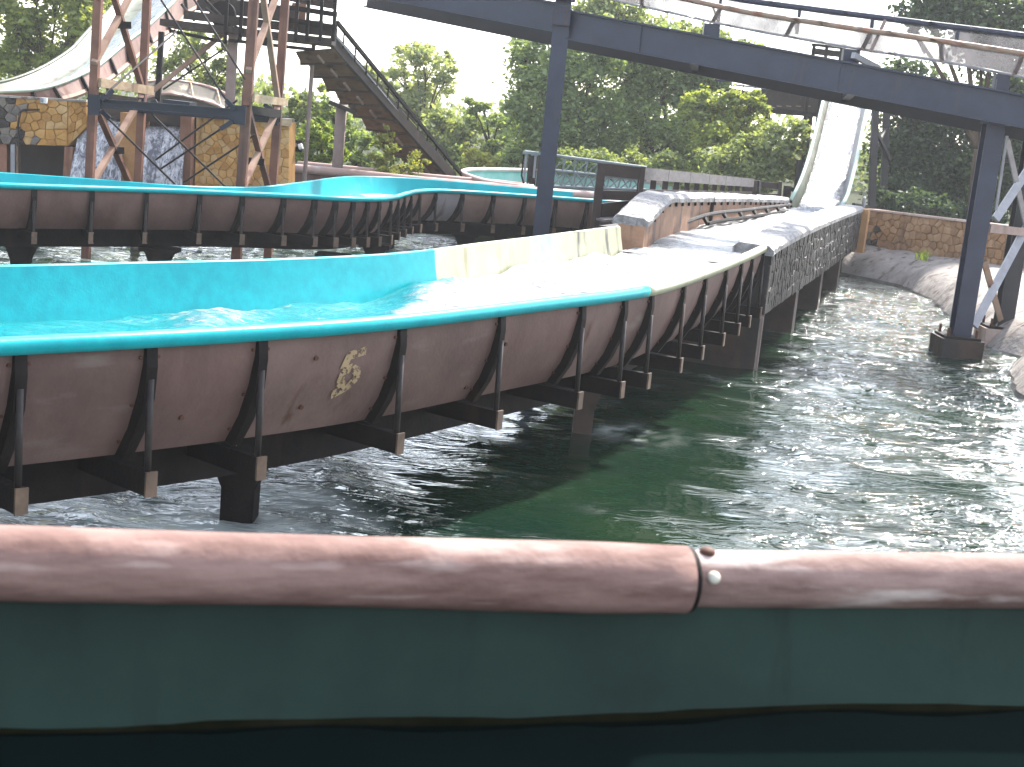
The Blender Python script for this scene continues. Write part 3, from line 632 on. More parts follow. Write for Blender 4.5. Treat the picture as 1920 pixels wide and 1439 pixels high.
# guide rails just above the water
gr = thing('guide_rail', 'dark low guide rail standing in the white water of the splash basin', 'rail', flat(P(1380,403,22)))
g1 = spline([P(1268,431,18.6),P(1330,409,20.0),P(1400,400,22.6),P(1482,389,27.0)], .4); g2 = [p+V(.05,-.10,-.05) for p in g1]
obj('upper_rail', MB().tube([p+V(0,0,.05) for p in g1], .028, 6), M['strut'], gr); obj('lower_rail', MB().tube(g2[3:], .028, 6), M['darksteel'], gr)
for i in range(3, len(g1), 3): obj('bracket', MB().bar(g1[i]+V(0,0,.03), g2[i]+V(0,0,0), .04, .05), M['darksteel'], gr)

# right slide ---------------------------------------------------------------
dl = [27.4,27.7,28.3,29.2,30.4,31.6,32.9,34.2,35.6]
lp = [(1483,374),(1496,350),(1508,320),(1519,285),(1530,244),(1538,211),(1546,177),(1553,150),(1558,140)]
rp_ = [(1575,388),(1587,371),(1598,333),(1609,285),(1617,244),(1625,207),(1630,180),(1634,158),(1637,150)]
Ls = spline([P(*q, d) for q, d in zip(lp, dl)], .25); Rs = spline([P(*q, d-.15) for q, d in zip(rp_, dl)], .25); K = min(len(Ls), len(Rs))
Ls = [Ls[int(i*(len(Ls)-1)/(K-1))] for i in range(K)]; Rs = [Rs[int(i*(len(Rs)-1)/(K-1))] for i in range(K)]
sr = thing('slide', 'steep white water slide dropping into the far end of the stone basin', 'water slide', flat((Ls[0]+Rs[0])/2))
def slide_sec(a, b, prof):
    x = (b-a); dn = V(0,.45,-.89); return [a+x*u+dn*d for u, d in prof]
obj('left_side', MB().loft([slide_sec(a,b,((-.03,.0),(0,-.015),(.03,.02),(.07,.20),(.13,.30))) for a, b in zip(Ls,Rs)]), M['chute_in'], sr, True)
obj('right_side', MB().loft([slide_sec(a,b,((1.03,.0),(1.0,-.015),(.97,.02),(.93,.20),(.86,.30))) for a, b in zip(Ls,Rs)]), M['chute_grey'], sr, True)
obj('left_rim', MB().tube(Ls, .035, 6), M['chute_green'], sr, True); obj('right_rim', MB().tube(Rs, .04, 6), M['chute_green'], sr, True)
obj('bed', MB().loft([slide_sec(a,b,((.17,.30),(.5,.31),(.86,.30),(.86,.36),(.17,.36))) for a, b in zip(Ls,Rs)], True, True), M['chute_grey'], sr)
obj('outer_skin', MB().loft([slide_sec(a,b,((-.035,0),(.0,.2),(.15,.4),(.5,.42),(.85,.4),(1.0,.2),(1.035,0))) for a, b in zip(Ls,Rs)]), M['darksteel'], sr)
sv = []; sf = []; NU = 14
fineL = [Ls[int(i//4)].lerp(Ls[min(K-1, i//4+1)], (i % 4)/4) for i in range(4*K-3)]; fineR = [Rs[int(i//4)].lerp(Rs[min(K-1, i//4+1)], (i % 4)/4) for i in range(4*K-3)]
for i, (a, b) in enumerate(zip(fineL, fineR)):
    for j in range(NU+1):
        u = .135+.755*j/NU; e = abs(j/NU-.5)*2
        p = a+(b-a)*u+V(0,.45,-.89)*(.27-.02*(1-e)-.03*n2(u*9, i*.35, 71, 2)); sv.append(tuple(p)); sf.append(.40-.85*max(0,e-.68)+.12*n2(u*8,i*.3,73,2))
q = [(i*(NU+1)+j,(i+1)*(NU+1)+j,(i+1)*(NU+1)+j+1,i*(NU+1)+j+1) for i in range(len(fineL)-1) for j in range(NU)]
fmesh('slide_water', sv, q, [M['slidewater']], True, attr={'foam': sf})['kind'] = 'structure'
# froth where it lands
fv = []; ff = []
for i in range(24):
    for j in range(30):
        p = P(1478,386,27.6).lerp(P(1590,388,27.4), j/29); p = V(p.x, p.y, 0)+V(-.02,-.14,0)*(12-i)*-1*(-1)
        fv.append((p.x-dirw.x*(.13*i-.7), p.y-dirw.y*(.13*i-.7), 1.12+.11*math.exp(-((i-6)/5)**2)*math.sin(math.pi*j/29)+.05*n2(i*.5,j*.5,81,2))); ff.append(.75)
q = [(i*30+j,(i+1)*30+j,(i+1)*30+j+1,i*30+j+1) for i in range(23) for j in range(29)]
fmesh('splash_foam', fv, q, [M['slidewater']], True, attr={'foam': ff})['kind'] = 'structure'
for i, (x, y0, y1, d) in enumerate(((1642,190,392,29.5),(1663,190,392,31.0),(1511,250,345,31.5),(1500,300,350,30.0))):
    obj('support_post', MB().bar(P(x,y0,d), V(P(x,y1,d).x, d, .3), .13, .13, V(0,1,0)), M['darkbeam'], sr)
for a, b in (((1635,230,29.5),(1668,300,31)),((1632,300,29.5),(1662,240,31)),((1600,385,28.5),(1668,395,31))): obj('cross_brace', MB().bar(P(*a), P(*b), .06, .08), M['darkbeam'], sr)

# far flume -----------------------------------------------------------------
near2 = [Z(px, py, 1.23) for px, py in ((-220,335),(0,345.5),(200,352),(350,357),(550,366),(640,371),(700,372),(735,370),(762,362.5),(792,357),(850,357.5),(1000,367),(1120,375.5),(1200,381))]
far2 = [Z(px, py, z) for px, py, z in ((-420,303,1.17),(0,325,1.16),(200,339,1.16),(330,349,1.16),(470,352,1.16),(560,343.5,1.22),(640,333,1.23),(700,332,1.23),(800,337.5,1.23),(1000,355,1.23),(1115,364,1.23),(1200,370,1.23))]
T2 = Trough(near2, far2, .13, .76); n = len(T2.N)-1
r2 = thing('flume_trough', 'middle turquoise trough curving in an S in front of the lattice tower', 'flume', flat(T2.N[n//2]))
obj('rim', T2.rim(0, n), M['turq'], r2, True, label='turquoise near rim'); obj('rim', T2.rim(0, n, 1, .7), M['turq2'], r2, True)
obj('lining_panel', T2.panel(0, n, 0, LN), M['turq2'], r2, True); obj('lining_panel', T2.panel(0, n, 1, LN), M['turq2'], r2, True)
obj('trough_floor', T2.floor(0, n), M['turq'], r2, True)
rib2 = sorted(set(at_px(T2.px, x) for x in (-160,-50,62,166,277,380,461,531,593,637,668,692,708)))
rib2 += list(range(rib2[-1]+3, n-1, 4))
prev = 0
for k, i in enumerate(rib2+[n]):
    if i > prev: obj('side_panel', T2.panel(prev, i), M['skin3'] if k == len(rib2)//2+7 else M['skin2'] if k > 12 else M['skin'], r2, True)
    prev = i
obj('outer_side', T2.panel(0, n, 1), M['skin'], r2, True)
for i in rib2:
    obj('rib', T2.rib(i), M['darksteel'], r2); obj('strut', T2.strut(i), M['strut'], r2)
    bb = obj('bearer', T2.bearer(i, .09), M['darksteel'], r2); obj('end_plate', T2.cap(i), M['endcap'], bb)
obj('girder', T2.girder(0, n, .6, .25, .12), M['darksteel'], r2); obj('girder', T2.girder(0, n, 1.4, .25, .12), M['darksteel'], r2)
for px, py, d in ((300,470,15.8),(705,450,18.6),(873,440,21.6),(40,470,15.2),(1080,440,22.2),(626,465,16.9)): pillar(r2, P(px,py,d), .17, .555)
def w2f(p, i, u): x = T2.fpx[i]; return -.1+.6*math.exp(-((x-690)/80)**2)+.1*n2(p.x*2,p.y*2,91,2)
T2.water('flume_water', lambda i: .30, lambda p, i, u: .05*n2(p.x*1.6,p.y*1.6,93,3)+.06*math.exp(-((T2.fpx[i]-680)/70)**2), w2f, M['fwater2'], 20)

# pink flume behind -----------------------------------------------------------
def along(pts, z): return [Z(px, py, z) for px, py in pts]
nr = along(((430,302),(540,311),(667,323),(783,335),(930,348),(1000,355),(1130,365)), 1.18)
T3 = Trough(nr, [p+V(.0,1.5,0) for p in nr], .3); n = len(T3.N)-1
r3 = thing('flume_trough', 'pinkish brown trough with a thick pink rim behind the middle turquoise one', 'flume', flat(T3.N[n//2]))
obj('rim', T3.rim(0, n, 0, 1.9), M['pinkrim'], r3, True); obj('rim', T3.rim(0, n, 1, 1.5), M['pinkrim'], r3, True)
for a in range(0, n, 3): obj('side_panel', T3.panel(a, min(n, a+3)), M['skin2'], r3, True)
for a in range(3, n, 3): obj('rib', T3.rib(a, 0, .03, .02), M['darksteel'], r3)
obj('lining_panel', T3.panel(0, n, 1, LN), M['teal_in'], r3); obj('lining_panel', T3.panel(0, n, 0, LN), M['teal_in'], r3); obj('trough_floor', T3.floor(0, n), M['teal_in'], r3)
for a in range(2, n, 7): pillar(r3, T3.at(a, .75, 0), .16, .40)

# teal loop flume ----------------------------------------------------------------
lo = [Z(px,py,1.2) for px, py in ((1000,352),(935,346),(900,338),(873,328),(868,322),(885,319),(930,319),(1000,321),(1090,328),(1180,337),(1262,346))]
lp2 = spline(lo, .3); r4 = thing('flume_trough', 'pale teal loop of trough with a cream rim behind the steel trusses', 'flume', flat(lp2[len(lp2)//2]))
obj('rim', MB().tube(lp2, .05, 8), M['pinkrim'], r4, True)
obj('wall', MB().loft([[p+V(0,0,-.02), p+V(0,0,-.55)] for p in lp2]), M['mint'], r4, True)
cen = sum((flat(p) for p in lp2), V(0,0,0))/len(lp2)
obj('outer_skin', MB().loft([[p+(flat(p)-cen).normalized()*.04+V(0,0,-.02), p+(flat(p)-cen).normalized()*.04+V(0,0,-.58)] for p in lp2]), M['skin2'], r4, True)
wv = [flat(p)+V(0,0,.92) for p in lp2]; ctr = cen+V(0,0,.92)
o = obj('flume_water', MB().add([ctr]+wv, [(0,i,i+1) for i in range(1,len(wv))]), M['fwater2']); o['kind'] = 'structure'

# ------------------------------------------------------------------ left chute
cd = [20.9,21.3,21.8,22.4,23.2,23.8,25.0,25.9,27.2,28.2,29.4]
cn = [(-60,176),(0,172),(67,168),(117,155),(167,133),(192,117),(242,75),(275,50),(320,8),(350,-25),(400,-60)]
cf = [(-60,162),(0,155),(50,140),(92,120),(133,93),(150,75),(178,45),(203,22),(240,-20),(270,-50),(320,-90)]
co = [(-60,196),(5,196),(75,190),(135,178),(180,158),(205,144),(248,109),(285,75),(325,50),(352,20),(400,0)]
CN = spline([P(*q, d) for q, d in zip(cn, cd)], .2); CF = spline([P(*q, d+1.3) for q, d in zip(cf, cd)], .2); CO = spline([P(*q, d+.12) for q, d in zip(co, cd)], .2)
def resamp(a, K): return [a[int(round(i*(len(a)-1)/(K-1)))] for i in range(K)]
K = 60; CN, CF, CO = [resamp(spline(a, .04), K) for a in ([P(*q, d) for q, d in zip(cn, cd)], [P(*q, d+1.3) for q, d in zip(cf, cd)], [P(*q, d+.12) for q, d in zip(co, cd)])]
ch = thing('chute', 'big steep stained pale chute dropping leftwards behind the lattice tower', 'water slide', flat(CN[0]))
DN = V(.05,.30,-.95)
def csec(i, prof): return [CN[i]+(CF[i]-CN[i])*u+DN*d for u, d in prof]
obj('far_side', MB().loft([csec(i, ((.62,.22),(.78,.22),(.90,.12),(.97,.02),(1.0,0))) for i in range(K)]), M['chute_in'], ch, True)
obj('bed', MB().loft([csec(i, ((.0,.0),(.06,.03),(.2,.09),(.45,.17),(.62,.22))) for i in range(K)]), M['chute_blue'], ch, True)
obj('near_rim', MB().tube(CN, .035, 6), M['chute_green'], ch, True); obj('far_rim', MB().tube(CF, .03, 6), M['chute_in'], ch, True)
vs = []; fo = []; NU = 10
for i in range(K):
    for j in range(NU+1):
        u = .04+.52*j/NU; p = csec(i, ((u, .19*min(1,u/.5)-.03-.02*n2(i*.5,u*9,101,2)),))[0]; vs.append(tuple(p)); fo.append(.1+.35*(.5-abs(j/NU-.5))*2+.15*n2(i*.25,u*6,103,2))
q = [(i*(NU+1)+j,(i+1)*(NU+1)+j,(i+1)*(NU+1)+j+1,i*(NU+1)+j+1) for i in range(K-1) for j in range(NU)]
fmesh('chute_water', vs, q, [M['chutewater']], True, attr={'foam': fo})['kind'] = 'structure'
cpx = [proj(p)[0] for p in CN]; prev = 0
for x in (60,107,157,207,240,275,310,345,400):
    i = min(range(K), key=lambda k: abs(cpx[k]-x))
    if i > prev: obj('side_panel', MB().loft([[CN[k]+V(0,0,-.03), CO[k]] for k in range(prev, i+1)]), M['skin2'], ch)
    if x < 390:
        a, b = CN[i]+V(0,-.03,-.03), CO[i]+V(.04,-.03,-.03); obj('rib', MB().bar(a, b, .05, .06, V(0,1,0)), M['darksteel'], ch)
    prev = i
obj('bottom_beam', MB().tube([p+V(0,.05,-.02) for p in CO], .05, 6), M['rustpost2'], ch)

# ------------------------------------------------------------------ stone weir house at the left
bw = thing('stone_weir_house', 'orange stone clad building with two waterfalls pouring from its openings', 'building', V(-4.5,21.2,0))
def quadp(*a): return [P(*x) for x in a]
def slabquad(name, q, th, m, parent, **kw): return obj(name, MB().slab(q, V(.1,1,0), th), m, parent, **kw)
pal = [M['stone%d' % i] for i in range(4)]; dpal = [M['gstone0'], M['gstone1'], M['dstone1']]
qL = quadp((-90,268,20.7),(128,274,20.9),(128,186,20.9),(-90,174,20.7)); qL2 = quadp((128.3,274,20.9),(163,238,21),(163,190,21),(128.3,186,20.9))
wl1 = slabquad('wall', qL, .5, M['mortar'], bw, label='orange stone wall block at the left'); slabquad('wall', qL2, .5, M['mortar'], bw)
nrmB = V(-.05,-1,0)
def pickL(c, rg):
    x, y = proj(c); return rg.choice(dpal if x < 38+10*math.sin(y*.13)+rg.uniform(-8,8) or (y > 262 and rg.random() < .3) else pal)
stones(wl1, qL, nrmB, .125, .11, .026, pal, 11, .001, pickL); stones(wl1, qL2, nrmB, .12, .10, .026, pal, 12, .001)
obj('coping', MB().bar(P(-90,175,20.72), P(163,190,20.98), .16, .03), M['conc'], bw)
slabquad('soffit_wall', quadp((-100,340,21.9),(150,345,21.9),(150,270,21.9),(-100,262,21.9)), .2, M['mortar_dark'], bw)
obj('post', MB().bar(P(6,268,20.9), P(6,345,20.9), .17, .2, V(0,1,0)), M['redbrown'], bw); obj('post', MB().bar(P(26,268,20.85), P(26,345,20.85), .06, .10, V(0,1,0)), M['greysteel'], bw, label='pale metal post')
obj('post', MB().bar(P(34,268,20.85), P(34,345,20.85), .035, .10, V(0,1,0)), M['endcap'], bw)
obj('jamb', MB().bar(P(135,275,21.05), P(131,345,21.05), .12, .3, V(0,1,0)), M['redbrown'], bw)
obj('middle_pillar', MB().bar(P(254,212,21.25), P(250,352,21.25), .24, .7, V(0,1,0)), M['orangecon'], bw)
obj('header', MB().bar(P(150,204,21.35), P(352,220,21.35), .4, .20), M['conc_dark'], bw)
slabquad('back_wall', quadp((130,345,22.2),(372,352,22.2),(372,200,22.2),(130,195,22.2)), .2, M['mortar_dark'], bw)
obj('jamb', MB().bar(P(358,214,21.3), P(355,356,21.3), .16, .6, V(0,1,0)), M['redbrown'], bw, label='red brown jamb beside the right waterfall')
qR = quadp((364,372,21.2),(541,380,21.9),(543,229,21.9),(368,219,21.2))
wr1 = slabquad('wall', qR, .35, M['mortar'], bw, label='tall orange stone wall right of the waterfalls')
stones(wr1, qR, V(.3,-.95,0), .115, .105, .018, pal, 13, .001)
obj('coping', MB().bar(P(366,217,21.3), P(545,226,22.0), .34, .05), M['conc'], bw); obj('corner_cap', MB().bar(P(523,229,21.75), P(545,231,21.85), .1, .10), M['timber'], bw)
def fall(name, tl, tr, bl, br, dt, db, seed):
    vs = []; fo = []; nv, nu = 34, 22
    for i in range(nv+1):
        v = i/nv; s_ = v**.62
        for j in range(nu+1):
            u = j/nu; a = P(*tl, dt).lerp(P(*tr, dt), u); b = P(*bl, db).lerp(P(*br, db), u)
            p = V(a.x+(b.x-a.x)*s_, a.y+(b.y-a.y)*s_, a.z+(b.z-a.z)*v); p.y -= .06*math.sin(min(1,v*6)*math.pi/2)+.05*n2(u*7, v*3, seed, 3)
            vs.append(tuple(p)); fo.append(.27+.20*n2(u*9, v*2.2, seed+3, 3)+.10*(v > .9)+.12*(1-v)**6)
    q = [(i*(nu+1)+j,(i+1)*(nu+1)+j,(i+1)*(nu+1)+j+1,i*(nu+1)+j+1) for i in range(nv) for j in range(nu)]
    return fmesh(name, vs, q, [M['fall']], True, attr={'foam': fo})
for o in (fall('waterfall', (160,222), (238,222), (130,352), (228,356), 21.3, 20.75, 111),): tag(o, 'white waterfall left of the orange middle pillar, behind the tower leg', 'waterfall', 'waterfalls from the stone building')
tag(fall('waterfall', (277,237), (349,238), (258,362), (343,364), 21.3, 20.75, 121), 'white waterfall between the orange middle pillar and the red brown jamb', 'waterfall', 'waterfalls from the stone building')
bx = thing('junction_box', 'small white box fixed on the orange stone wall', 'box', P(81,189,20.8)); obj('housing', MB().box(P(83,189,20.78), .085, .05, .075), M['white'], bx); obj('lid', MB().box(P(78,188,20.74), .04, .03, .06), M['greysteel'], bx)
pp = thing('pipe', 'thin dark bent pipe running down the left stone wall', 'pipe', P(35,260,20.7)); obj('tube', MB().tube([P(74,206,20.75),P(44,206,20.72),P(38,210,20.72),P(34,232,20.72),P(33,275,20.72)], .016, 6), M['strut'], pp); obj('clip', MB().box(P(34,240,20.73), .05, .03, .03), M['darksteel'], pp)

# curved beige trough behind the tower
cb = thing('flume_trough', 'curved beige trough with pale rails seen through the tower frame', 'flume', P(370,200,26))
u1 = spline([P(255,158,26),P(300,151,26.3),P(350,154,26.5),P(400,166,26.3),P(440,186,25.8)], .2); l1 = spline([P(255,190,25.4),P(300,176,25.4),P(345,180,25.4),P(400,195,25.2),P(440,212,24.8)], .2)
u1 = resamp(u1, 18); l1 = resamp(l1, 18)
obj('upper_rim', MB().tube(u1, .03, 6), M['pinkrim'], cb, True); obj('lower_rim', MB().tube(l1, .03, 6), M['pinkrim'], cb, True)
for a in range(0, 15, 3): obj('side_panel', MB().loft([[u1[k], u1[k].lerp(l1[k], .5)+V(0,.15,-.06), l1[k]] for k in range(a, min(17, a+3)+1)]), M['beigerail'], cb, True)
obj('underside', MB().loft([[p+V(0,0,-.02), p+V(0,.2,-.4)] for p in l1]), M['beigerail'], cb, True)
for k in (3, 8, 13): obj('rail_post', MB().bar(l1[k], u1[k], .025, .025, V(0,1,0)), M['timber'], cb)

# ------------------------------------------------------------------ lattice tower
tw = thing('lattice_tower', 'red brown steel lattice tower with crossed braces standing over the waterfalls', 'tower', P(320,350,19))
posts = {'A': ((182,0),(165.5,345),18.7,.10), 'B': ((274,0),(257,345),20.3,.10), 'C': ((475,0),(451,350),18.7,.12), 'D': ((534,0),(510,352),20.3,.11)}
PL = {}
for k, (a, b, d, w) in posts.items():
    p0, p1 = P(*a, d), P(*b, d); up = (p0-p1)/(p0.z-p1.z); lo_ = p1+up*(-.4-p1.z); hi = p0+up*2.4
    PL[k] = (lo_, hi); mb = MB()
    mb.bar(lo_, hi, w, .014, V(0,1,0)); mb.bar(lo_+V(w/2-.008,.05,0), hi+V(w/2-.008,.05,0), .014, .11, V(0,1,0)); mb.bar(lo_+V(-w/2+.008,.05,0), hi+V(-w/2+.008,.05,0), .014, .11, V(0,1,0)); mb.bar(lo_+V(0,.10,0), hi+V(0,.10,0), w*.9, .012, V(0,1,0))
    obj('post', mb, M['rustpost'], tw)
def brace(a, b, w, m, name='brace', h=None, par=tw): return obj(name, MB().bar(a, b, w, h or w, V(0,1,0)), m, par)
def pp_(k, y): d = posts[k][2]; (x0,y0),(x1,y1) = posts[k][0], posts[k][1]; return P(x0+(x1-x0)*(y-y0)/(y1-y0), y, d-.02)
for (k1,y1),(k2,y2),m in ((('A',-95),('B',165),'rustpost'),(('B',-70),('A',120),'rustpost2'),(('A',185),('B',372),'rustpost'),(('B',182),('A',360),'rustpost2'),
                          (('C',-90),('D',190),'rustpost2'),(('D',-60),('C',135),'rustpost2'),(('C',193),('D',372),'rustpost'),(('D',205),('C',365),'rustpost2')):
    brace(pp_(k1,y1), pp_(k2,y2), .075, M[m])
for a, b in (((203,282),(232,283)),((466,302),(494,304)),((218,47),(245,48)),((462,75),(500,78))): brace(P(*a,19.4), P(*b,19.5), .09, M['darksteel'], 'tie_plate', .06)
for a, b, h in (((185,155,18.75),(284,170,20.0),.115),((472,184,18.75),(535,192,19.9),.10)): obj('timber_beam', MB().bar(P(*a), P(*b), .08, h), M['timber'], tw)
for a, b in (((165,192,18.62),(452,214,18.62)),): obj('cross_beam', MB().ibeam(P(*a), P(*b), .115, .12, .018), M['navy_dark'], tw)
obj('cross_beam', MB().ibeam(P(256,205,20.3), P(525,225,20.3), .10, .11, .018), M['navy_dark'], tw); obj('side_beam', MB().bar(P(170,180,18.75), P(262,192,20.3), .08, .11), M['darksteel'], tw); obj('side_beam', MB().bar(P(458,205,18.75), P(522,214,20.3), .08, .11), M['darksteel'], tw)
for x, y, d, w, h in ((177,197,18.58,.15,.26),(446,216,18.58,.20,.24),(513,222,20.2,.13,.2),(262,197,20.2,.12,.2)): obj('gusset_plate', MB().box(P(x,y,d), w, .03, h), M['navy_dark'], tw)
for pts in (((197,217,18.55),(327,345,20.2)),((283,213,18.6),(424,352,20.2)),((417,240,18.5),(300,318,20.2)),((478,253,18.9),(345,342,20.2)),((302,0,18.6),(432,200,18.5)),((363,-2,18.8),(460,150,18.7)),((196,178,18.5),(330,60,20.2)),((445,188,19.5),(292,300,20.4)),((306,168,20.3),(420,92,20.3))):
    obj('tie_rod', MB().tube([P(*pts[0]), P(*pts[1])], .014, 6), M['strut'], tw)
for a, b in (((190,188,18.52),(212,170,18.6)),((190,208,18.52),(205,222,18.6)),((440,205,18.52),(424,188,18.5)),((436,228,18.5),(414,242,18.5)),((294,190,20.1),(276,200,20.1)),((495,196,20.1),(510,206,20.1))): obj('rod_clevis', MB().bar(P(*a), P(*b), .055, .05, V(0,1,0)), M['navy_dark'], tw)
obj('walk_plate', MB().bar(P(312,190,19.4), P(362,196,19.4), .4, .05), M['navy_dark'], tw)

# ------------------------------------------------------------------ lift hill with platform
lh = thing('lift_hill', 'dark steep lift conveyor with handrail and stepped brown underside climbing to a platform', 'ride structure', P(860,335,27.6))
NP = 9
def Lk(k): u = k/NP; return (541+(762-541)*u, 97+(318-97)*u), 23.0+4.4*u
def Rk(k): u = k/NP; return (626+(846-626)*u, 92+(333-92)*u), 22.9+4.5*u
for k in range(NP):
    (l0, d0), (l1_, d1) = Lk(k), Lk(k+1); (q0, e0), (q1, e1) = Rk(k), Rk(k+1)
    a = P(l0[0]+13, l0[1]+1, d0); b = P(l1_[0], l1_[1]-1, d1-.10); c = P(q1[0], q1[1], e1-.10); d_ = P(q0[0], q0[1], e0)
    obj('underside_panel', MB().slab([a,b,c,d_], V(.5,.5,.7), .02), M['rustpanel'], lh)
    obj('joist', MB().bar(b+V(-.02,0,.015), c+V(0,0,.015), .06, .07), M['brownboard'], lh)
    f0, f1 = .56, .58
    s0 = a.lerp(d_, f0); s1 = b.lerp(c, f1); off = V(0,-.10,-.05)
    obj('soffit_strip', MB().bar(s0.lerp(s1,.18)+off, s0.lerp(s1,.72)+off, .03, .035), M['soffit'], lh)
obj('stringer', MB().bar(P(622,74,22.85), P(851,335,27.4), .07, .20), M['brownboard'], lh)
h0, h1 = P(632,42,22.85), P(873,337,27.4); m0, m1 = P(626,76,22.83), P(858,338,27.38)
obj('handrail', MB().bar(h0, h1, .05, .055), M['darksteel'], lh); obj('light_rail', MB().tube([P(629,68,22.8), P(790,262,26.0)], .013, 6), M['greysteel'], lh)
for k in range(13):
    u = (k+.6)/13; a = h0.lerp(h1, u); b = m0.lerp(m1, u); tgt = min((m0.lerp(m1, v/200) for v in range(201)), key=lambda p: (flat(p)-flat(a)).length); obj('rail_post', MB().tube([a, V(a.x,a.y,tgt.z)], .014, 5), M['darksteel'], lh)
pt_, pb_ = P(648,196,25.2), P(631,335,25.2); obj('support_pole', MB().tube([V(pb_.x,pb_.y,.2), V(pb_.x,pb_.y,pt_.z)], .095, 14), M['poleconc'], lh, True); obj('pole_bracket', MB().bar(P(618,192,25.1), P(668,212,25.1), .16, .07), M['brownboard'], lh)
pt_ = P(588,84,23.4); obj('support_post', MB().tube([V(pt_.x,pt_.y,.2), pt_], .034, 8), M['poleconc'], lh)
# platform
obj('deck', MB().bar(P(318,46,23.0), P(632,82,23.0), 1.2, .10), M['brownboard'], lh); obj('lower_beam', MB().bar(P(318,58,22.4), P(425,80,22.4), .06, .05), M['darksteel'], lh); obj('lower_beam', MB().bar(P(430,76,22.4), P(590,94,22.4), .08, .05), M['darksteel'], lh)
obj('side_beam', MB().bar(P(345,28,22.5), P(632,62,22.5), .05, .13), M['brownboard'], lh); obj('side_board', MB().bar(P(370,5,22.9), P(560,30,22.9), .05, .24), M['brownboard'], lh); obj('side_board', MB().bar(P(410,-40,23.4), P(630,0,23.4), .05, .3), M['brownboard'], lh)
obj('drive_panel', MB().box(P(585,52,23.2), .34, .06, .22), M['rustpanel'], lh); obj('drive_panel', MB().box(P(560,25,23.3), .22, .06, .3), M['rustpanel'], lh)
w_ = P(418,28,22.7); obj('drive_wheel', MB().tube([w_-V(0,.06,0), w_+V(0,.06,0)], .20, 20), M['darksteel'], lh)
for x in (424,452,480,505,528,556,577,602,627): obj('rail_post', MB().bar(P(x+5,-60,22.35), P(x-2,78,22.35), .05, .05, V(0,1,0)), M['darksteel'], lh)
for y, dy in ((-32,0),(14,2),(38,2)): obj('guard_rail', MB().bar(P(540,y,22.38), P(632,y+12+dy,22.38), .04, .075), M['darksteel'], lh)
for a, b in (((340,8),(365,40)),((375,-10),(420,36)),((385,15),(440,55)),((410,30),(455,58))): obj('arm', MB().tube([P(*a,22.5), P(*b,22.5)], .022, 6), M['strut'], lh)
for x0, y0, x1, y1, d, w, m in ((303,60,296,190,24.2,.085,'darksteel'),(438,56,429,235,22.6,.13,'poleconc'),(420,63,288,170,23.2,.07,'rustpost2')): obj('support_post', MB().bar(P(x0,y0,d), P(x1,y1,d), w, w, V(0,1,0)), M[m], lh)

# flood light beside the stone building
sp = thing('flood_light', 'black floodlight box with pale round lamp beside the stone wall corner', 'light', P(556,300,22.5))
obj('stand', MB().bar(P(548,235,22.5), P(546,306,22.5), .10, .10, V(0,1,0)), M['darksteel'], sp); obj('housing', MB().box(P(556,274,22.4), .19, .16, .17), M['darksteel'], sp)
obj('lamp', MB().tube([P(560,276,22.3), P(567,274,22.3)], .045, 12), M['white'], sp); obj('reflector', MB().box(P(552,272,22.3), .06, .04, .05), M['timber'], sp)

# ------------------------------------------------------------------ elevated flume
ef = thing('elevated_flume', 'navy steel bridge carrying a cloudy white overhead trough with tan rail', 'flume', P(1030,450,19.3))
dA, dB = 19.4, 17.2
def bl(px): return dA+(dB-dA)*(px-1055)/(1875-1055)
F0, F1, F2, F3 = P(700,20,bl(700)), P(1042,35,bl(1042)), P(1078,44,bl(1078)), P(1885,203,bl(1885)); F4 = P(2080,244,bl(2080))
F0 = P(700,-34,bl(700)+.3)
offb = V(.2,1.55,-.09); up = V(0,0,1)
hB = .375
obj('beam', MB().ibeam(P(640,-42,bl(640)), P(1050,34,bl(1050)), hB, .17, .022, .02), M['navy'], ef, label='overhead beam left of the column'); obj('beam', MB().ibeam(P(1062,46,bl(1062)), P(2060,236,bl(2060)), hB, .17, .022, .02), M['navy'], ef, label='long overhead beam right of the column')
obj('beam', MB().ibeam(P(640,-42,bl(640))+offb, P(2060,236,bl(2060))+offb, hB, .17, .022, .02), M['darkbeam'], ef)
for x in (1300,1605): obj('tie_beam', MB().bar(P(x,46+(x-1062)*.1904+14,bl(x)), P(x,46+(x-1062)*.1904+14,bl(x))+offb, .1, .1), M['darkbeam'], ef)
for x in (1200,1320,1440,1592,1730):
    c_ = P(x, 46+(x-1062)*.1904, bl(x)); obj('web_stiffener', MB().bar(c_+V(0,-.045,.165), c_+V(0,-.045,-.165), .012 if x != 1592 else .26, .075 if x != 1592 else .07, V(0,1,0)), M['navy'], ef, **({'label': 'splice plate on the long beam'} if x == 1592 else {}))
for x, y in ((1042,22),(1062,22),(1041,34),(1061,34),(1040,46),(1060,46)): obj('bolt', MB().tube([P(x,y,19.22), P(x,y,19.20)], .018, 6), M['boltrust'], ef)
for x in (1582,1590,1598):
    for dy in (-14,0,14): obj('bolt', MB().tube([P(x, 46+(x-1062)*.1904+dy, bl(x)-.08), P(x, 46+(x-1062)*.1904+dy, bl(x)-.10)], .013, 6), M['navy_dark'], ef)
def hcol(a, b, w, dpt, m, name='column'):
    mb = MB(); mb.bar(a, b, w, .024, V(0,1,0)); mb.bar(a+V(0,dpt,0), b+V(0,dpt,0), w, .024, V(0,1,0)); mb.bar(a+V(.01,dpt/2,0), b+V(.01,dpt/2,0), .02, dpt-.024, V(0,1,0)); return obj(name, mb, m, ef)
ctop, cbot = P(1058,-12,19.3), P(1012,462,19.3); cbot = ctop+(cbot-ctop)*1.55
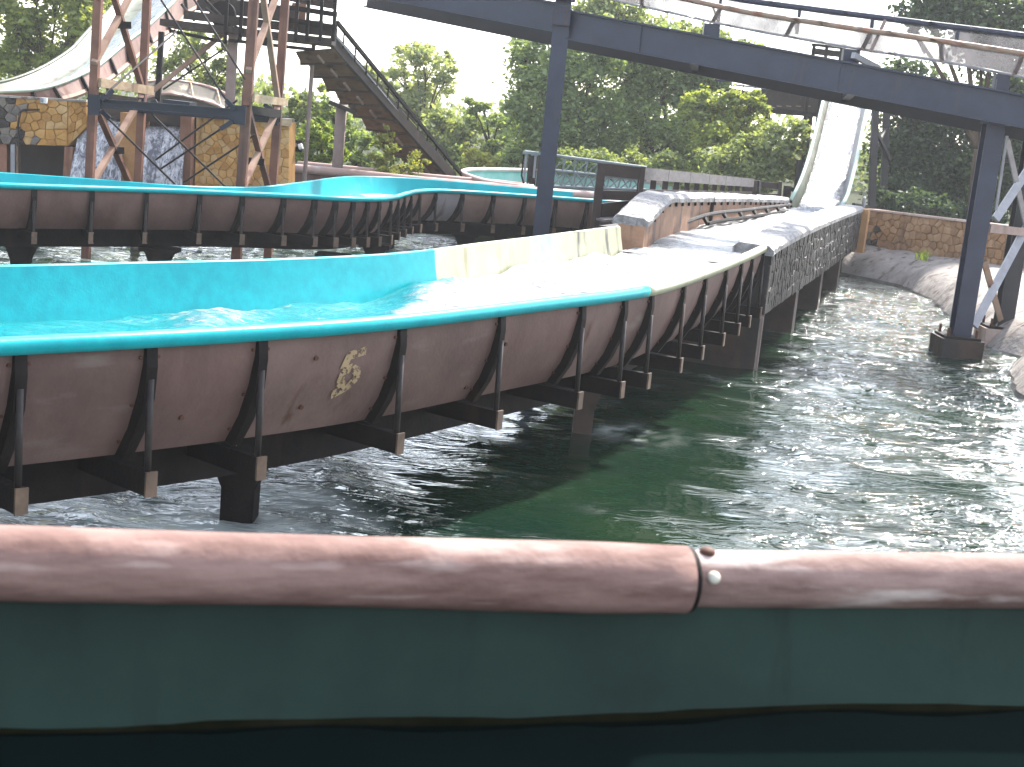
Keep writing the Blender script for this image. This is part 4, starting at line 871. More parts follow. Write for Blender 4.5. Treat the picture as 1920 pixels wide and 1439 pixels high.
hcol(cbot, ctop, .215, .2, M['navy']); obj('splice_plate', MB().box(P(1052,33,19.24), .235, .03, .20), M['navy'], ef); obj('cap_plate', MB().box(P(1060,0,19.3), .26, .3, .03), M['navy'], ef)
rtop, rbot = P(1873,206,17.3), P(1803,634,17.3)
hcol(rbot, rtop, .215, .2, M['navy']); obj('cap_plate', MB().box(P(1870,232,17.3), .30, .34, .03), M['navy'], ef)
obj('bearing_stub', MB().bar(P(1868,226,17.3), P(1878,150,17.3), .15, .16, V(0,1,0)), M['navy'], ef)
r2top, r2bot = P(1950,216,18.6), P(1884,616,18.6)
hcol(r2bot, r2top, .20, .19, M['darkbeam'])
# plinths with bolts
def plinth(c, w, dd, ztop, zbot, bolts, m):
    pl = obj('plinth', MB().box(V(c.x, c.y, (ztop+zbot)/2), w, dd, ztop-zbot), m, ef)
    obj('base_plate', MB().box(V(c.x, c.y, ztop+.015), w*.86, dd*.86, .03), M['darksteel'], pl)
    for sx in (-1,1):
        for sy in (-1,1): obj('anchor_bolt', MB().tube([V(c.x+sx*w*.34, c.y+sy*dd*.34, ztop), V(c.x+sx*w*.34, c.y+sy*dd*.34, ztop+.13)], .019, 6), M['boltrust'], pl)
plinth(rbot+V(-.02,.1,0), .50, .55, rbot.z-.01, -.5, 4, M['conc_dark']); plinth(r2bot+V(-.03,.1,0), .50, .5, r2bot.z-.01, -.4, 4, M['concpink'])
def br2(a, b, m, w=.07): obj('brace', MB().bar(a, b, w, .035, V(0,1,0)), M[m], ef)
br2(P(1826,612,17.45), P(1925,425,18.5), 'greysteel', .10); br2(P(1845,490,17.45), P(1876,600,18.5), 'tanrail', .07)
br2(P(1866,412,17.45), P(1960,270,18.5), 'greysteel', .10); br2(P(1888,262,17.45), P(1925,428,18.5), 'greysteel', .06); br2(P(1867,395,17.42), P(1888,255,17.42), 'greysteel', .03)
obj('strut_beam', MB().bar(P(1850,428,17.4), P(1925,436,18.6), .10, .10), M['poleconc'], ef)
obj('strut_beam', MB().bar(P(1868,205,17.4), P(1960,215,18.6), .12, .3), M['navy'], ef)
# trough on top
dtr = lambda x: bl(x)-.0
bot = [(1060,-20),(1153,1),(1337,42),(1400,55),(1540,80),(1630,95),(1771,116),(1904,142),(2040,170)]
tan = [(1060,-48),(1170,-24),(1273,-4),(1400,23),(1530,43),(1630,58),(1771,78),(1920,101),(2040,120)]
topr = [(1060,-72),(1250,-26),(1400,1),(1520,17),(1638,32),(1780,50),(1920,67),(2040,84)]
BT = spline([P(x,y,dtr(x)+.1) for x, y in bot], .12); TN = spline([P(x,y,dtr(x)) for x, y in tan], .12); TP = spline([P(x,y,dtr(x)+1.2) for x, y in topr], .12)
BR = [p+V(.5,1.02,0)+V(0,0,.02) for p in BT]; K = 72; BT, TN, TP, BR = [resamp(a, K) for a in (BT, TN, TP, BR)]
obj('tan_rail', MB().tube(TN, .033, 8), M['tanrail'], ef, True); obj('dark_rail', MB().tube(TP, .04, 8), M['navy'], ef, True)
obj('bottom_lip', MB().tube(BT, .017, 6), M['greysteel'], ef, True)
seg = list(range(0, K, 9))+[K-1]
for a, b in zip(seg, seg[1:]):
    if b > a:
        obj('trough_sheet', MB().loft([[BT[k], BT[k].lerp(TN[k],.35)+V(-.01,-.04,-.02), TN[k]+V(0,0,-.03)] for k in range(a,b+1)]), M['sheet'], ef, True)
        obj('trough_sheet', MB().loft([[BR[k], BR[k].lerp(TP[k],.5)+V(0,.05,0), TP[k]+V(0,0,-.03)] for k in range(a,b+1)]), M['sheet'], ef, True)
obj('trough_bed', MB().loft([[BT[k]+V(0,.02,.004), BR[k]+V(0,0,.004)] for k in range(K)]), M['sheet'], ef)
def near_k(arr, x): return min(range(K), key=lambda k: abs(proj(arr[k])[0]-x))
for x in (1200,1345,1480,1622,1762,1908):
    a = TN[near_k(TN, x+4)]; b = BT[near_k(BT, x-3)]; obj('post', MB().bar(b, a, .05, .03, V(0,1,0)), M['poleconc'], ef)
for x in (1350,1495,1640,1792):
    a = TP[near_k(TP, x)]; b = a+V(.0,-.5,-.42); obj('post', MB().bar(a, V(a.x,a.y,a.z-.34), .04, .04, V(0,1,0)), M['navy'], ef); obj('stay', MB().bar(V(a.x,a.y,a.z-.33), TN[near_k(TN, x-12)], .022, .022), M['tanrail'], ef)
for x, w in ((1335,.20),(1598,.20),(1890,.16)):
    b = BT[near_k(BT, x)]; y = 46+(x-1062)*.1904; t_ = P(x, y-20, bl(x)+.1); obj('saddle', MB().bar(V(b.x,b.y+.05,t_.z-.08), b+V(0,.05,-.02), w, .12, V(0,1,0)), M['navy'], ef)
obj('stay', MB().bar(P(1660,38,17.9), P(1632,98,17.8), .03, .03), M['poleconc'], ef); obj('stay', MB().bar(P(1600,104,17.85), P(1645,128,18.2), .06, .07), M['greysteel'], ef)

# dark trestle behind the slide
tb = thing('trestle_bridge', 'dark high trestle bridge running left from the top of the slide', 'bridge', P(1440,330,36))
obj('deck_wall', MB().bar(P(1425,182,36), P(1560,200,36), .12, .42), M['brownboard'], tb); obj('lower_wall', MB().bar(P(1425,206,36.1), P(1552,216,36.1), .3, .14), M['darksteel'], tb)
obj('top_rail', MB().tube([P(1340,151,35.5), P(1400,154,35.6), P(1560,176,36)], .025, 6), M['navy'], tb); obj('trim', MB().bar(P(1380,160,35.9), P(1560,180,35.9), .2, .04), M['greysteel'], tb)
obj('long_beam', MB().bar(P(1330,166,36.4), P(1430,182,36.2), .3, .16), M['brownboard'], tb)
for x in (1443,1461,1479,1497,1515): obj('gap_light_block', MB().box(P(x,199.5,35.92), .12, .03, .022), M['soffit'], tb)  # pale solid blocks painted as daylight through the deck gaps
for x in (1385,1440,1520,1548): t_ = P(x,205,36.2); obj('trestle_leg', MB().bar(V(t_.x,t_.y,.4), t_, .14, .14, V(0,1,0)), M['brownboard'], tb)
for x in range(1350,1545,22): a = P(x,153+(x-1340)*.11,35.6); obj('rail_post', MB().bar(a, V(a.x,a.y,a.z-.2), .02, .02, V(0,1,0)), M['navy'], tb)
lt2 = thing('lift_frame', 'small dark open steel frame seen between the overhead beam and its trough', 'frame', P(1550,330,34))
for x in (1527,1551,1579,1583): a = P(x,84,34); obj('upright', MB().bar(V(a.x,a.y,2.5), a, .07, .07, V(0,1,0)), M['darksteel'], lt2)
for y in (84,96,116): obj('cross_bar', MB().bar(P(1522,y,34), P(1584,y+7,34), .07, .06 if y != 96 else .14), M['darksteel'], lt2)

# ------------------------------------------------------------------ steel truss gantry
gt = thing('truss_gantry', 'pale blue grey steel truss with crossed lattice bars beside the column', 'truss', P(1100,360,24.9))
gd = 24.9
def gp(x, y, dd=0): return P(x, y, gd+dd)
tc0, tc1 = (984,285),(1212,315); mc0, mc1 = (1036,320),(1212,338); bc0, bc1 = (1034,350),(1212,357)
def ln(a, b, x): return a[1]+(b[1]-a[1])*(x-a[0])/(b[0]-a[0])
obj('top_chord', MB().tube([gp(*tc0), gp(*tc1)], .030, 8), M['palesteel'], gt); obj('middle_chord', MB().tube([gp(*mc0), gp(*mc1)], .028, 8), M['palesteel'], gt); obj('bottom_chord', MB().tube([gp(*bc0), gp(*bc1)], .028, 8), M['palesteel'], gt)
xs_ = list(range(1040, 1212, 21))
for i, (a, b) in enumerate(zip(xs_, xs_[1:])):
    obj('lattice_bar', MB().tube([gp(a, ln(mc0,mc1,a)-4), gp(b, ln(tc0,tc1,b)+2)], .013, 6), M['palesteel'], gt); obj('lattice_bar', MB().tube([gp(b, ln(tc0,tc1,b)), gp(b-6, ln(mc0,mc1,b)-3)], .018, 6), M['palesteel'], gt)
    obj('lattice_bar', MB().tube([gp(a-6, ln(bc0,bc1,a)), gp(b-2, ln(mc0,mc1,b))], .013, 6), M['palesteel'], gt); obj('lattice_bar', MB().tube([gp(a, ln(mc0,mc1,a)), gp(b-8, ln(bc0,bc1,b))], .013, 6), M['palesteel'], gt); obj('lattice_bar', MB().tube([gp(b-2, ln(mc0,mc1,b)), gp(b-8, ln(bc0,bc1,b))], .017, 6), M['palesteel'], gt)
obj('second_chord', MB().tube([gp(1036,356,.6), gp(1212,362,.6)], .04, 8), M['palesteel'], gt)
gf = thing('gate_frame', 'dark machine frame at the left end of the pale steel truss', 'machine', P(996,355,24.8))
for x in (985,992,1003,1010): obj('upright', MB().bar(P(x+2,284,24.8), P(x-4,356,24.8), .04, .06, V(0,1,0)), M['strut'] if x in (992,1010) else M['greysteel'], gf)
obj('gate_plate', MB().box(P(998,318,24.95), .15, .05, .46), M['strut'], gf); obj('top_bar', MB().bar(P(980,286,24.75), P(1014,289,24.75), .08, .05), M['palesteel'], gf); obj('motor', MB().tube([P(992,340,24.7), P(1004,341,24.7)], .06, 10), M['darksteel'], gf); obj('hose', MB().tube([P(982,290,24.7),P(978,330,24.7),P(984,352,24.7)], .015, 6), M['darksteel'], gf)

# ------------------------------------------------------------------ board railing along the basin
rl = thing('board_railing', 'long weathered board railing with square posts along the splash basin walkway', 'railing', P(1200,400,18.6))
def rd(x): return 18.5+8.7*((x-1204)/(1409-1204))
def rxp(x): return 18.5*204/1.0
def at_r(u): return P(1204,325,18.6).lerp(P(1412,343,27.4), u)
t0, t1 = P(1204,325.5,18.6), P(1412,343.5,27.4); b0, b1 = P(1200,362,18.6), P(1408,364.5,27.4)
nb = 6
for k in range(nb):
    u0, u1 = k/nb+.0012, (k+1)/nb-.0012; obj('board', MB().bar(t0.lerp(t1,u0)+V(0,0,rng.uniform(-.003,.003)), t0.lerp(t1,u1), .04, .155), M['greyboard'], rl); obj('board', MB().bar(b0.lerp(b1,u0), b0.lerp(b1,u1), .04, .095), M['brownboard'], rl, label='low dark board')
for k in range(12):
    u = (k+.35)/12; a = t0.lerp(t1,u)+V(-.07,.03,.05); b = b0.lerp(b1,u); obj('post', MB().bar(V(a.x,a.y,b.z-.3), a, .075, .075, V(0,1,0)), M['brownboard'], rl)
obj('corner_post', MB().bar(P(1129,306,18.3), P(1113,440,18.3), .105, .105, V(0,1,0)), M['brownboard'], rl); obj('corner_post', MB().bar(P(1206,313,18.55), P(1198,385,18.55), .06, .08, V(0,1,0)), M['brownboard'], rl)
obj('board', MB().bar(P(1131,318,18.32), P(1203,326,18.55), .04, .155), M['brownboard'], rl, label='dark end board'); obj('board', MB().bar(P(1128,366,18.32), P(1200,368,18.55), .04, .12), M['brownboard'], rl); obj('board', MB().bar(P(1126,398,18.35), P(1180,392,18.8), .05, .22), M['brownboard'], rl)
obj('ledge', MB().bar(P(1122,412,18.2), P(1172,411,18.4), .3, .03), M['greyboard'], rl); obj('ledge', MB().bar(P(1122,432,17.6), P(1150,431,17.8), .2, .03), M['greyboard'], rl)
wk0, wk1 = P(1190,395,18.9), P(1440,380,28.2); obj('walkway_deck', MB().bar(V(wk0.x-.1,wk0.y,1.0), V(wk1.x-.35,wk1.y,.95), .7, .08), M['brownboard'], rl)
ra = thing('board_railing', 'short dark railing piece with broad posts near the slide foot', 'railing', P(1430,370,28))
for x, w in ((1399,.10),(1413,.17),(1421,.06),(1461,.06)): obj('post', MB().bar(P(x+2,338+(x-1399)*.05,28), P(x,372,28), w, .1, V(0,1,0)), M['brownboard'] if x != 1421 else M['greyboard'], ra)
obj('board', MB().bar(P(1421,346,28.05), P(1463,350,28.05), .04, .12), M['brownboard'], ra); obj('board', MB().bar(P(1421,366,28.05), P(1463,368,28.05), .04, .07), M['brownboard'], ra)
pb = thing('bollard_post', 'single dark post just left of the slide foot', 'post', P(1474,372,28)); obj('shaft', MB().bar(P(1477,349,28), P(1474,374,28), .13, .13, V(0,1,0)), M['darksteel'], pb); obj('arm', MB().bar(P(1478,354,28), P(1496,358,28.1), .06, .08), M['darksteel'], pb)

# ------------------------------------------------------------------ right stone wall
sw = thing('stone_wall', 'low brown stone wall along the top of the concrete bank', 'wall', P(1750,470,26.8))
B0, B1 = P(1622,457,28.0), P(1874,497,25.4); B1 = B0+(B1-B0)*1.5; B0.z = .50; B1.z = .50; zT0 = P(1630,395,28).z; zT1 = P(1874,422,25.4).z
qW = [V(B0.x,B0.y,.40), V(B1.x,B1.y,.40), V(B1.x,B1.y,zT1), V(B0.x,B0.y,zT0)]
wcore = obj('wall', MB().slab(qW, V(.35,.93,0), .28), M['mortar'], sw); nW = V(-(B0.y-B1.y), -(B1.x-B0.x), 0)
def pickW(c, rg): return rg.choice(dpal) if (c-B0).length < rg.uniform(.15,.40)+.1 else rg.choice([M['bstone%d' % i] for i in range(3)])
stones(wcore, qW, nW, .15, .13, .036, None, 21, .005, pickW)
obj('coping', MB().bar(V(B0.x,B0.y,zT0+.015)+V(.05,.1,0), V(B1.x,B1.y,zT1+.015)+V(.05,.1,0), .34, .035), M['concpink'], sw)
pk = thing('marker_post', 'small pale post standing behind the end of the dark stone wall', 'post', P(1618,392,28.2)); obj('shaft', MB().tube([P(1618,395,28.2), P(1621,372,28.2)], .035, 8), M['greysteel'], pk); obj('tip', MB().tube([P(1621,372,28.2), P(1621.3,369,28.2)], .03, 8), M['white'], pk)

# weeds on the bank
def blades(name, label, c, n_, h, spread, m, w=.02, cat='plant', lean=.35):
    rg = random.Random(n_); mb = MB()
    for k in range(n_):
        a = rg.uniform(0, 6.28); r_ = spread*math.sqrt(rg.random()); p = c+V(r_*math.cos(a), r_*math.sin(a), -.03); t = V(rg.uniform(-lean,lean), rg.uniform(-lean,lean), 1); hh = h*rg.uniform(.5,1.1); s_ = V(math.cos(a+1.5), math.sin(a+1.5), 0)*w
        mid = p+t*hh*.55; tip = p+t*hh+V(t.x*hh*.5, t.y*hh*.5, 0); mb.add([p-s_*.5, p+s_*.5, mid+s_*.5, mid-s_*.5, tip], [(0,1,2,3),(3,2,4)])
    o = obj(name, mb, m); tag(o, label, cat); return o
blades('weed', 'small tuft of bright green weeds on the concrete bank', P(1730,485,25.6), 26, .20, .14, LF['bright'], .035)

# ------------------------------------------------------------------ own flume in the foreground
of = thing('flume_trough', 'closest teal trough painted dark for shade, with a worn pink pipe rim along the bottom of the view', 'flume', V(0,1.7,1.2))
pA, pB = P(0,1056,1.50), P(1283,1087,1.72); dA_ = (pB-pA).normalized(); pA0 = pA-dA_*1.2
qA, qB = P(1270,1085,1.745), P(1920,1090,1.86); dB_ = (qB-qA).normalized(); qB1 = qB+dB_*1.5
def pipe(a, b, r, bul=0):
    pts = [a.lerp(b, k/60) for k in range(61)]; mb = MB(); nn = 32; secs = []
    t = (b-a).normalized(); u = t.cross(V(0,0,1)).normalized(); w = t.cross(u)
    for k, p in enumerate(pts):
        rr = r*(1+bul*math.exp(-((k-56)/5)**2)+.012*n2(k*.3,.2,131,2)); secs.append([p+u*rr*math.cos(6.2832*j/nn)+w*rr*math.sin(6.2832*j/nn)*(1+.02*n2(k*.25,j*.3,133,2)) for j in range(nn)])
    return mb.loft(secs, True, True)
obj('rim_pipe', pipe(pA0, pB, .0415, .05), M['pipe'], of, True, label='thicker left length of worn pink pipe'); obj('rim_pipe', pipe(qA-dB_*.08, qB1, .0365), M['pipe2'], of, True, label='thinner paler right length of worn pink pipe')
obj('joint_ring', MB().tube([pB-dA_*.001, pB+dA_*.007], .0405, 32), M['darksteel'], of, True)
def on_pipe(px, py, r): 
    a, b = qA, qB; t = (b-a).normalized(); rr = ray(px, py); best = None
    for k in range(2000):
        s_ = 1.5+.5*k/2000; p = EYE+rr*(s_/rr.y); v = p-a; dd = (v-t*v.dot(t)).length
        if dd <= r: return p, (v-t*v.dot(t)).normalized()
    return P(px,py,1.75), V(0,-.7,.7)
for px, py, m, r_ in ((1326,1036,'boltrust',.0105),(1338,1084,'boltpale',.0085)):
    p, nn = on_pipe(px, py, .0365); obj('rivet', MB().loft([[p+(nn.orthogonal().normalized()*math.cos(6.283*j/14)+nn.cross(nn.orthogonal().normalized())*math.sin(6.283*j/14))*rad+nn*h for j in range(14)] for rad, h in ((r_,-.002),(r_*.95,.003),(r_*.6,.0055),(r_*.15,.0065))], True, True), M[m], of, True, label='rusty rivet' if m == 'boltrust' else 'pale rivet')
inn = V(-dA_.y*-1, -dA_.x, 0).normalized()                  # towards the boat
zw = P(640,1343,1.60).z
ow = MB(); pts = [pA0, pA, pA.lerp(pB,.75), qA.lerp(qB,.4), qB, qB1]; pts = spline([flat(p) for p in pts], .06)
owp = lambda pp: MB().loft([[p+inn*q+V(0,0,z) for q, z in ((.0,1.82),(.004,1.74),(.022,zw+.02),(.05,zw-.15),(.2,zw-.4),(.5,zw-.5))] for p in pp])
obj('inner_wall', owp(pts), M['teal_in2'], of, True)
ostr = MB(); ostr.loft([[p+inn*q+V(0,0,z) for q, z in ((.0235,zw+.004+.006*n2(i*.33,1,141,4)),(.0285,zw+.001),(.034,zw-.03))] for i, p in enumerate(pts)]); obj('algae_line', ostr, M['algae'], of, True)
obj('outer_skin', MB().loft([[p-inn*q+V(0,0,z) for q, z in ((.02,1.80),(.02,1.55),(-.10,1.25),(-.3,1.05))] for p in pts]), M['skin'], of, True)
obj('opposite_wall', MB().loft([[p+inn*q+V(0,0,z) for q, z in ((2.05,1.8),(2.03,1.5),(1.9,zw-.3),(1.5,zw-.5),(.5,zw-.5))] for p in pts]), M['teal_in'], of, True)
obj('opposite_rim', MB().tube([p+inn*2.06+V(0,0,1.8) for p in pts], .04, 10), M['pipe'], of, True)
wv = []; fo = []
for i, p in enumerate(pts):
    for j in range(41):
        q_ = .025+2.0*j/40; x = p+inn*q_; wv.append((x.x, x.y, zw-.004+.006*n2(x.x*5,x.y*5,151,3))); fo.append(-.5)
q = [(i*41+j,(i+1)*41+j,(i+1)*41+j+1,i*41+j+1) for i in range(len(pts)-1) for j in range(40)]
fmesh('flume_water', wv, q, [M['ownwater']], True, attr={'foam': fo})['kind'] = 'structure'

# ------------------------------------------------------------------ trees and shrubs
def plant(name, label, cat, px, d, zb, blobs, nleaf, lsize, leaf, trunk_r=.10, seed=1, group=None, clump=.32, limbs=True, depth=.8, stems=1, part='crown'):
    """blobs: (px, py, rx, ry[, dd]) ellipses of the crown; leaves gather in clumps along the limbs."""
    g = np.random.default_rng(seed); k = d/FPX; base = P(px, 330, d); base.z = zb
    root = thing(name, label, cat, base, group); cs = []
    area = sum(b[2]*b[3] for b in blobs); V_ = []
    tb = MB()
    fork = None
    for b in blobs:
        dd = b[4] if len(b) > 4 else g.uniform(-.6,.6); c = P(b[0], b[1], d+dd); rx, rz, ry = b[2]*k, b[3]*k, b[2]*k*depth
        nl = int(nleaf*b[2]*b[3]/area); nc = max(4, int(nl/70))
        u = g.normal(size=(nc,3)); u /= np.linalg.norm(u,axis=1)[:,None]; u *= (g.random(nc)**(1/2.4))[:,None]
        cc = np.array(c)+u*np.array([rx,ry,rz]); w = g.dirichlet(np.ones(nc)*2.2); cnt = g.multinomial(nl, w)
        cr = clump*g.uniform(.6,1.35,nc)*min(1.0, max(rx,rz)/.9)
        for q_ in range(nc):
            m_ = cnt[q_]
            if m_: 
                pos = g.normal(size=(m_,3))*np.array([1,1,.62])*cr[q_]*.62; pos[:,2] -= .12*(pos[:,0]**2+pos[:,1]**2)/max(.05,cr[q_]); V_.append(cc[q_]+pos)
        if limbs:
            cs.append((c, [Vector(cc[j]) for j in range(0, nc, max(1, nc//9))]))
    pos = np.concatenate(V_); N_ = len(pos)
    a = g.normal(size=(N_,3)); a[:,2] = a[:,2]*.55-.15; a /= np.linalg.norm(a,axis=1)[:,None]
    b = g.normal(size=(N_,3)); b -= a*(a*b).sum(1)[:,None]; b /= np.linalg.norm(b,axis=1)[:,None]
    L = lsize*g.uniform(.6,1.35,N_)[:,None]; wd = L*.30; nrm_ = np.cross(a,b)
    vs = np.stack([pos-a*L*.5, pos+b*wd+nrm_*L*.07, pos+a*L*.5, pos-b*wd+nrm_*L*.07], 1).reshape(-1,3)
    fmesh(part, vs-np.array(base), np.arange(N_*4).reshape(-1,4), [leaf], False, root).location = (0,0,0)
    if limbs:
        top = sum((c for c, _ in cs), V(0,0,0))/len(cs); hf = base.z+(top.z-base.z)*.45
        for s_ in range(stems):
            bx_ = base+V((s_-(stems-1)/2)*trunk_r*5, 0, -.3); fork = V(top.x*.35+bx_.x*.65, top.y*.35+bx_.y*.65, hf); midp = bx_.lerp(fork, .5)+V(g.uniform(-.1,.1), g.uniform(-.1,.1), 0)
            tb.tube(spline([bx_, midp, fork], .4), trunk_r, 8, True, 0, trunk_r*.6)
            for i, (c, ends) in enumerate(cs):
                if i % stems != s_: continue
                kn = fork.lerp(c, .5)+V(0,0,.15); tb.tube(spline([fork, kn, c], .5), trunk_r*.5, 6, True, 0, trunk_r*.2)
                for e in ends: tb.tube([c.lerp(fork,.25), c.lerp(e,.55)+V(0,0,.08), e], trunk_r*.17, 4, False, 0, trunk_r*.06)
        obj('trunk', tb, M['bark'], root, True)
    return root
GT = 'trees behind the ride'
plant('tree', 'tree at the far left with backlit yellow green leaves and thin trunks', 'tree', 85, 33, .5, [(20,20,62,55),(110,-5,60,60),(55,75,60,48),(140,60,38,50),(15,130,42,38),(160,10,45,50),(95,115,38,30),(60,-50,110,50)], 9500, .15, LF['yellow'], .09, 2, GT, stems=3)
plant('tree', 'small leafy tree glimpsed behind the chute top', 'tree', 195, 37, .5, [(200,20,60,60),(245,60,40,50),(170,80,35,50),(225,-30,60,50)], 5200, .15, LF['yellow'], .08, 3, GT)
plant('tree', 'airy olive tree seen through the lattice tower', 'tree', 380, 36, .5, [(350,110,48,40),(395,150,48,42),(420,110,28,35),(330,165,45,32),(385,85,40,25),(440,170,28,32)], 5200, .13, LF['olive'], .06, 4, GT, clump=.26)
plant('tree', 'wispy thin grey green tree right of the tower', 'tree', 560, 32, .5, [(560,205,30,38),(590,190,28,35),(545,240,30,40),(600,225,30,40),(470,210,32,30),(505,195,18,35)], 4600, .11, LF['olive'], .05, 5, GT, clump=.22)
plant('shrub', 'pale leafy shrub left of the thick pole', 'shrub', 590, 26.5, .5, [(580,265,26,40),(605,280,30,36),(570,298,26,26),(625,298,26,26),(600,240,18,26)], 5200, .08, LF['bright'], .04, 6, 'shrubs under the lift hill', clump=.2)
plant('shrub', 'mid green shrub between the pole and the lift underside', 'shrub', 665, 28.6, .5, [(660,250,26,32),(690,270,32,30),(668,290,34,30),(730,300,30,24),(615,205,26,26),(635,250,30,45)], 5200, .10, LF['mid'], .05, 7, 'shrubs under the lift hill', clump=.25)
plant('shrub', 'yellowish straw coloured bush in front of the lift underside', 'shrub', 745, 25.3, .5, [(715,265,14,26),(735,285,20,22),(770,300,26,20),(700,300,24,18),(790,310,14,16),(728,245,10,22),(755,320,40,14)], 3800, .06, LF['straw'], .025, 8, 'shrubs under the lift hill', clump=.18)
o = blades('grass_clump', 'clump of long bright green grass in front of the lift hill', V(P(690,320,25.0).x, 25.0, .55), 900, .62, .55, LF['bright'], .02, 'grass', .30)
plant('tree', 'sparse pale tree standing against the white sky right of the lift', 'tree', 800, 42, .5, [(775,95,36,28),(800,125,50,34),(755,145,36,34),(835,150,26,30),(790,185,52,34),(740,190,34,30),(815,215,40,30),(680,130,22,28),(705,175,30,30),(840,110,16,18)], 6400, .15, LF['pale'], .075, 9, GT, clump=.30)
plant('tree', 'rounded yellow green tree at the foot of the lift rail', 'tree', 835, 37, .5, [(830,235,34,34),(855,265,34,36),(815,285,36,36),(790,250,28,30),(848,310,30,22)], 6200, .13, LF['olive'], .06, 10, GT)
plant('tree', 'spreading mid green tree with flat boughs left of the column', 'tree', 915, 38, .5, [(885,200,26,16),(900,228,40,18),(935,225,34,16),(960,245,34,22),(905,195,16,12),(950,275,46,30),(990,265,30,38)], 6000, .13, LF['mid'], .07, 11, GT, clump=.26)
plant('shrub', 'shrub topped with yellow flowers by the teal loop', 'shrub', 895, 33, .5, [(890,296,30,14),(915,300,24,12),(880,278,14,9)], 1500, .10, LF['straw'], .03, 12, 'shrubs behind the teal loop', clump=.2)
plant('shrub', 'dark low shrubs under the yellow flowers', 'shrub', 900, 34, .5, [(880,316,36,14),(930,312,30,18),(965,305,34,22),(860,290,20,20)], 3000, .10, LF['mid'], .03, 13, 'shrubs behind the teal loop', clump=.22)
plant('tree', 'large dense green tree behind the blue column', 'tree', 1050, 35, .5, [(985,105,42,46),(1020,175,62,56),(1075,130,62,56),(970,190,26,36),(1040,245,70,50),(1110,215,62,62),(1000,290,58,36),(1090,295,62,36),(1060,60,36,30),(1130,90,44,56)], 24000, .125, LF['mid'], .14, 14, GT, clump=.33, stems=2)
plant('tree', 'large green tree in the middle with sky gaps low in its crown', 'tree', 1230, 36, .5, [(1180,110,56,52),(1240,150,62,52),(1170,190,58,52),(1290,180,46,50),(1215,240,58,40),(1160,290,60,34),(1300,250,50,42),(1330,160,46,24),(1260,90,60,34),(1345,115,52,34),(1270,305,52,30)], 21000, .125, LF['mid'], .13, 15, GT, clump=.33, stems=2)
plant('tree', 'tree top rising above the overhead beam', 'tree', 1190, 41, .5, [(1105,25,40,34),(1165,40,56,34),(1225,55,56,30),(1285,65,48,26),(1340,80,46,22),(1400,92,34,12),(1150,0,50,26)], 7000, .15, LF['olive'], .12, 16, GT, clump=.30)
plant('tree', 'yellow green rounded tree left of the dark trestle', 'tree', 1360, 33, .5, [(1320,195,36,32),(1365,205,42,40),(1415,190,28,26),(1340,250,46,32),(1400,240,36,36),(1300,215,30,30)], 9500, .115, LF['yellow'], .08, 17, GT, clump=.27)
plant('shrub', 'broad olive shrub behind the board railing', 'shrub', 1430, 31, .5, [(1390,290,52,34),(1450,270,44,36),(1470,310,40,34),(1420,325,52,26),(1350,310,46,30),(1490,265,20,40),(1380,345,60,18),(1300,345,50,18)], 12500, .105, LF['olive'], .06, 18, None, clump=.25)
plant('shrub', 'low leafy shrub behind the pale truss', 'shrub', 1180, 32.5, .5, [(1120,300,46,22),(1185,305,42,20),(1250,312,46,20),(1060,300,40,24)], 5200, .105, LF['olive'], .05, 19, None, clump=.25)
plant('tree', 'dark tree at the top right corner with glints of sky', 'tree', 1850, 30, .5, [(1740,25,44,40),(1800,35,60,46),(1870,20,62,52),(1790,-40,90,50),(1900,80,60,48),(1700,40,24,30),(1840,95,60,36),(1950,30,60,60)], 13000, .13, LF['dark'], .13, 20, GT, clump=.33)
plant('tree', 'tall dark shaded tree behind the right stone wall', 'tree', 1750, 33, .5, [(1690,150,48,42),(1750,190,62,52),(1700,230,52,52),(1790,250,62,52),(1740,310,72,52),(1820,200,56,52),(1680,300,46,56),(1850,290,60,60),(1790,350,70,44),(1690,365,56,36)], 26000, .125, LF['dark'], .13, 21, GT, clump=.33)
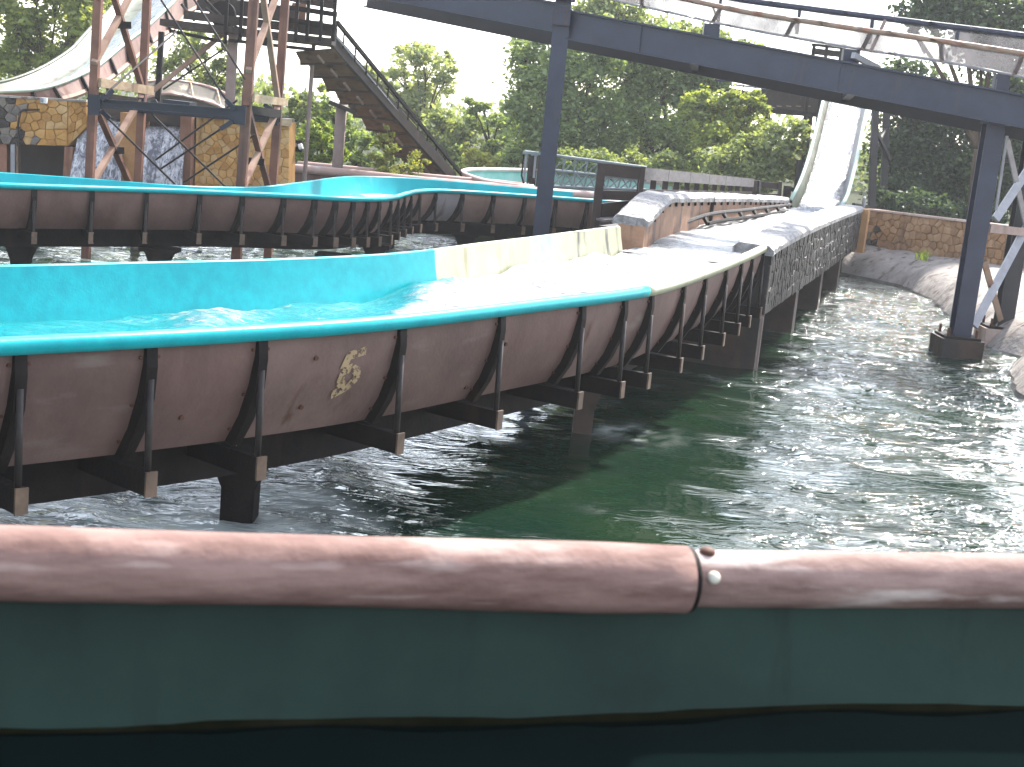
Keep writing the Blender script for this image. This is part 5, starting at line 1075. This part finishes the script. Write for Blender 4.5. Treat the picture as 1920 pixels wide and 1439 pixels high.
plant('tree', 'dark tree at the right edge behind the rear column', 'tree', 1930, 31, .5, [(1890,170,50,60),(1940,230,60,60),(1890,300,56,60),(1930,360,60,50),(1870,370,44,40)], 12000, .125, LF['dark'], .12, 22, GT, clump=.33)
plant('shrub', 'mid green bush low behind the dark stone wall end', 'shrub', 1690, 30.5, .5, [(1660,375,34,26),(1720,385,48,24),(1790,392,50,22),(1850,400,44,22)], 5200, .11, LF['dark'], .05, 23, None, clump=.26)
# a far wood that reads as one mass
g_ = np.random.default_rng(77); fr = []
for k in range(26):
    x = -40+k*3.6+g_.uniform(-1,1); y = 62+g_.uniform(-5,6); hh = g_.uniform(2.2,3.6); m_ = 900
    u = g_.normal(size=(m_,3)); u /= np.linalg.norm(u,axis=1)[:,None]; u *= (g_.random(m_)**.35)[:,None]; fr.append(np.array([x,y,.5+hh*.45])+u*np.array([2.4,1.8,hh*.55]))
pos = np.concatenate(fr); N_ = len(pos); a = g_.normal(size=(N_,3)); a /= np.linalg.norm(a,axis=1)[:,None]; b = g_.normal(size=(N_,3)); b -= a*(a*b).sum(1)[:,None]; b /= np.linalg.norm(b,axis=1)[:,None]
vs = np.stack([pos-a*.15,pos+b*.10,pos+a*.15,pos-b*.10],1).reshape(-1,3); o = fmesh('distant_wood', vs, np.arange(N_*4).reshape(-1,4), [LF['olive']]); o['kind'] = 'stuff'; o['label'] = 'distant low wood beyond the ride'; o['category'] = 'trees'

# ------------------------------------------------------------------ air
hm = bpy.data.materials.new('haze_air'); hm.use_nodes = True; hn = hm.node_tree.nodes; hn.remove(hn['Principled BSDF'])
pv = hn.new('ShaderNodeVolumePrincipled'); pv.inputs['Color'].default_value = (.93,.95,.97,1); pv.inputs['Density'].default_value = .0010; pv.inputs['Anisotropy'].default_value = .35
hm.node_tree.links.new(pv.outputs[0], hn['Material Output'].inputs['Volume'])
zt_ = 1+max((o.matrix_world @ Vector(c)).z for o in scene.objects if o.type == 'MESH' for c in o.bound_box)
print('haze top', zt_)
hz = obj('haze', MB().box((0,300,(zt_-2.2)/2), 1500, 1300, zt_+2.2), hm); hz['kind'] = 'stuff'; hz['label'] = 'thin pale summer haze in the air'; hz['category'] = 'haze'
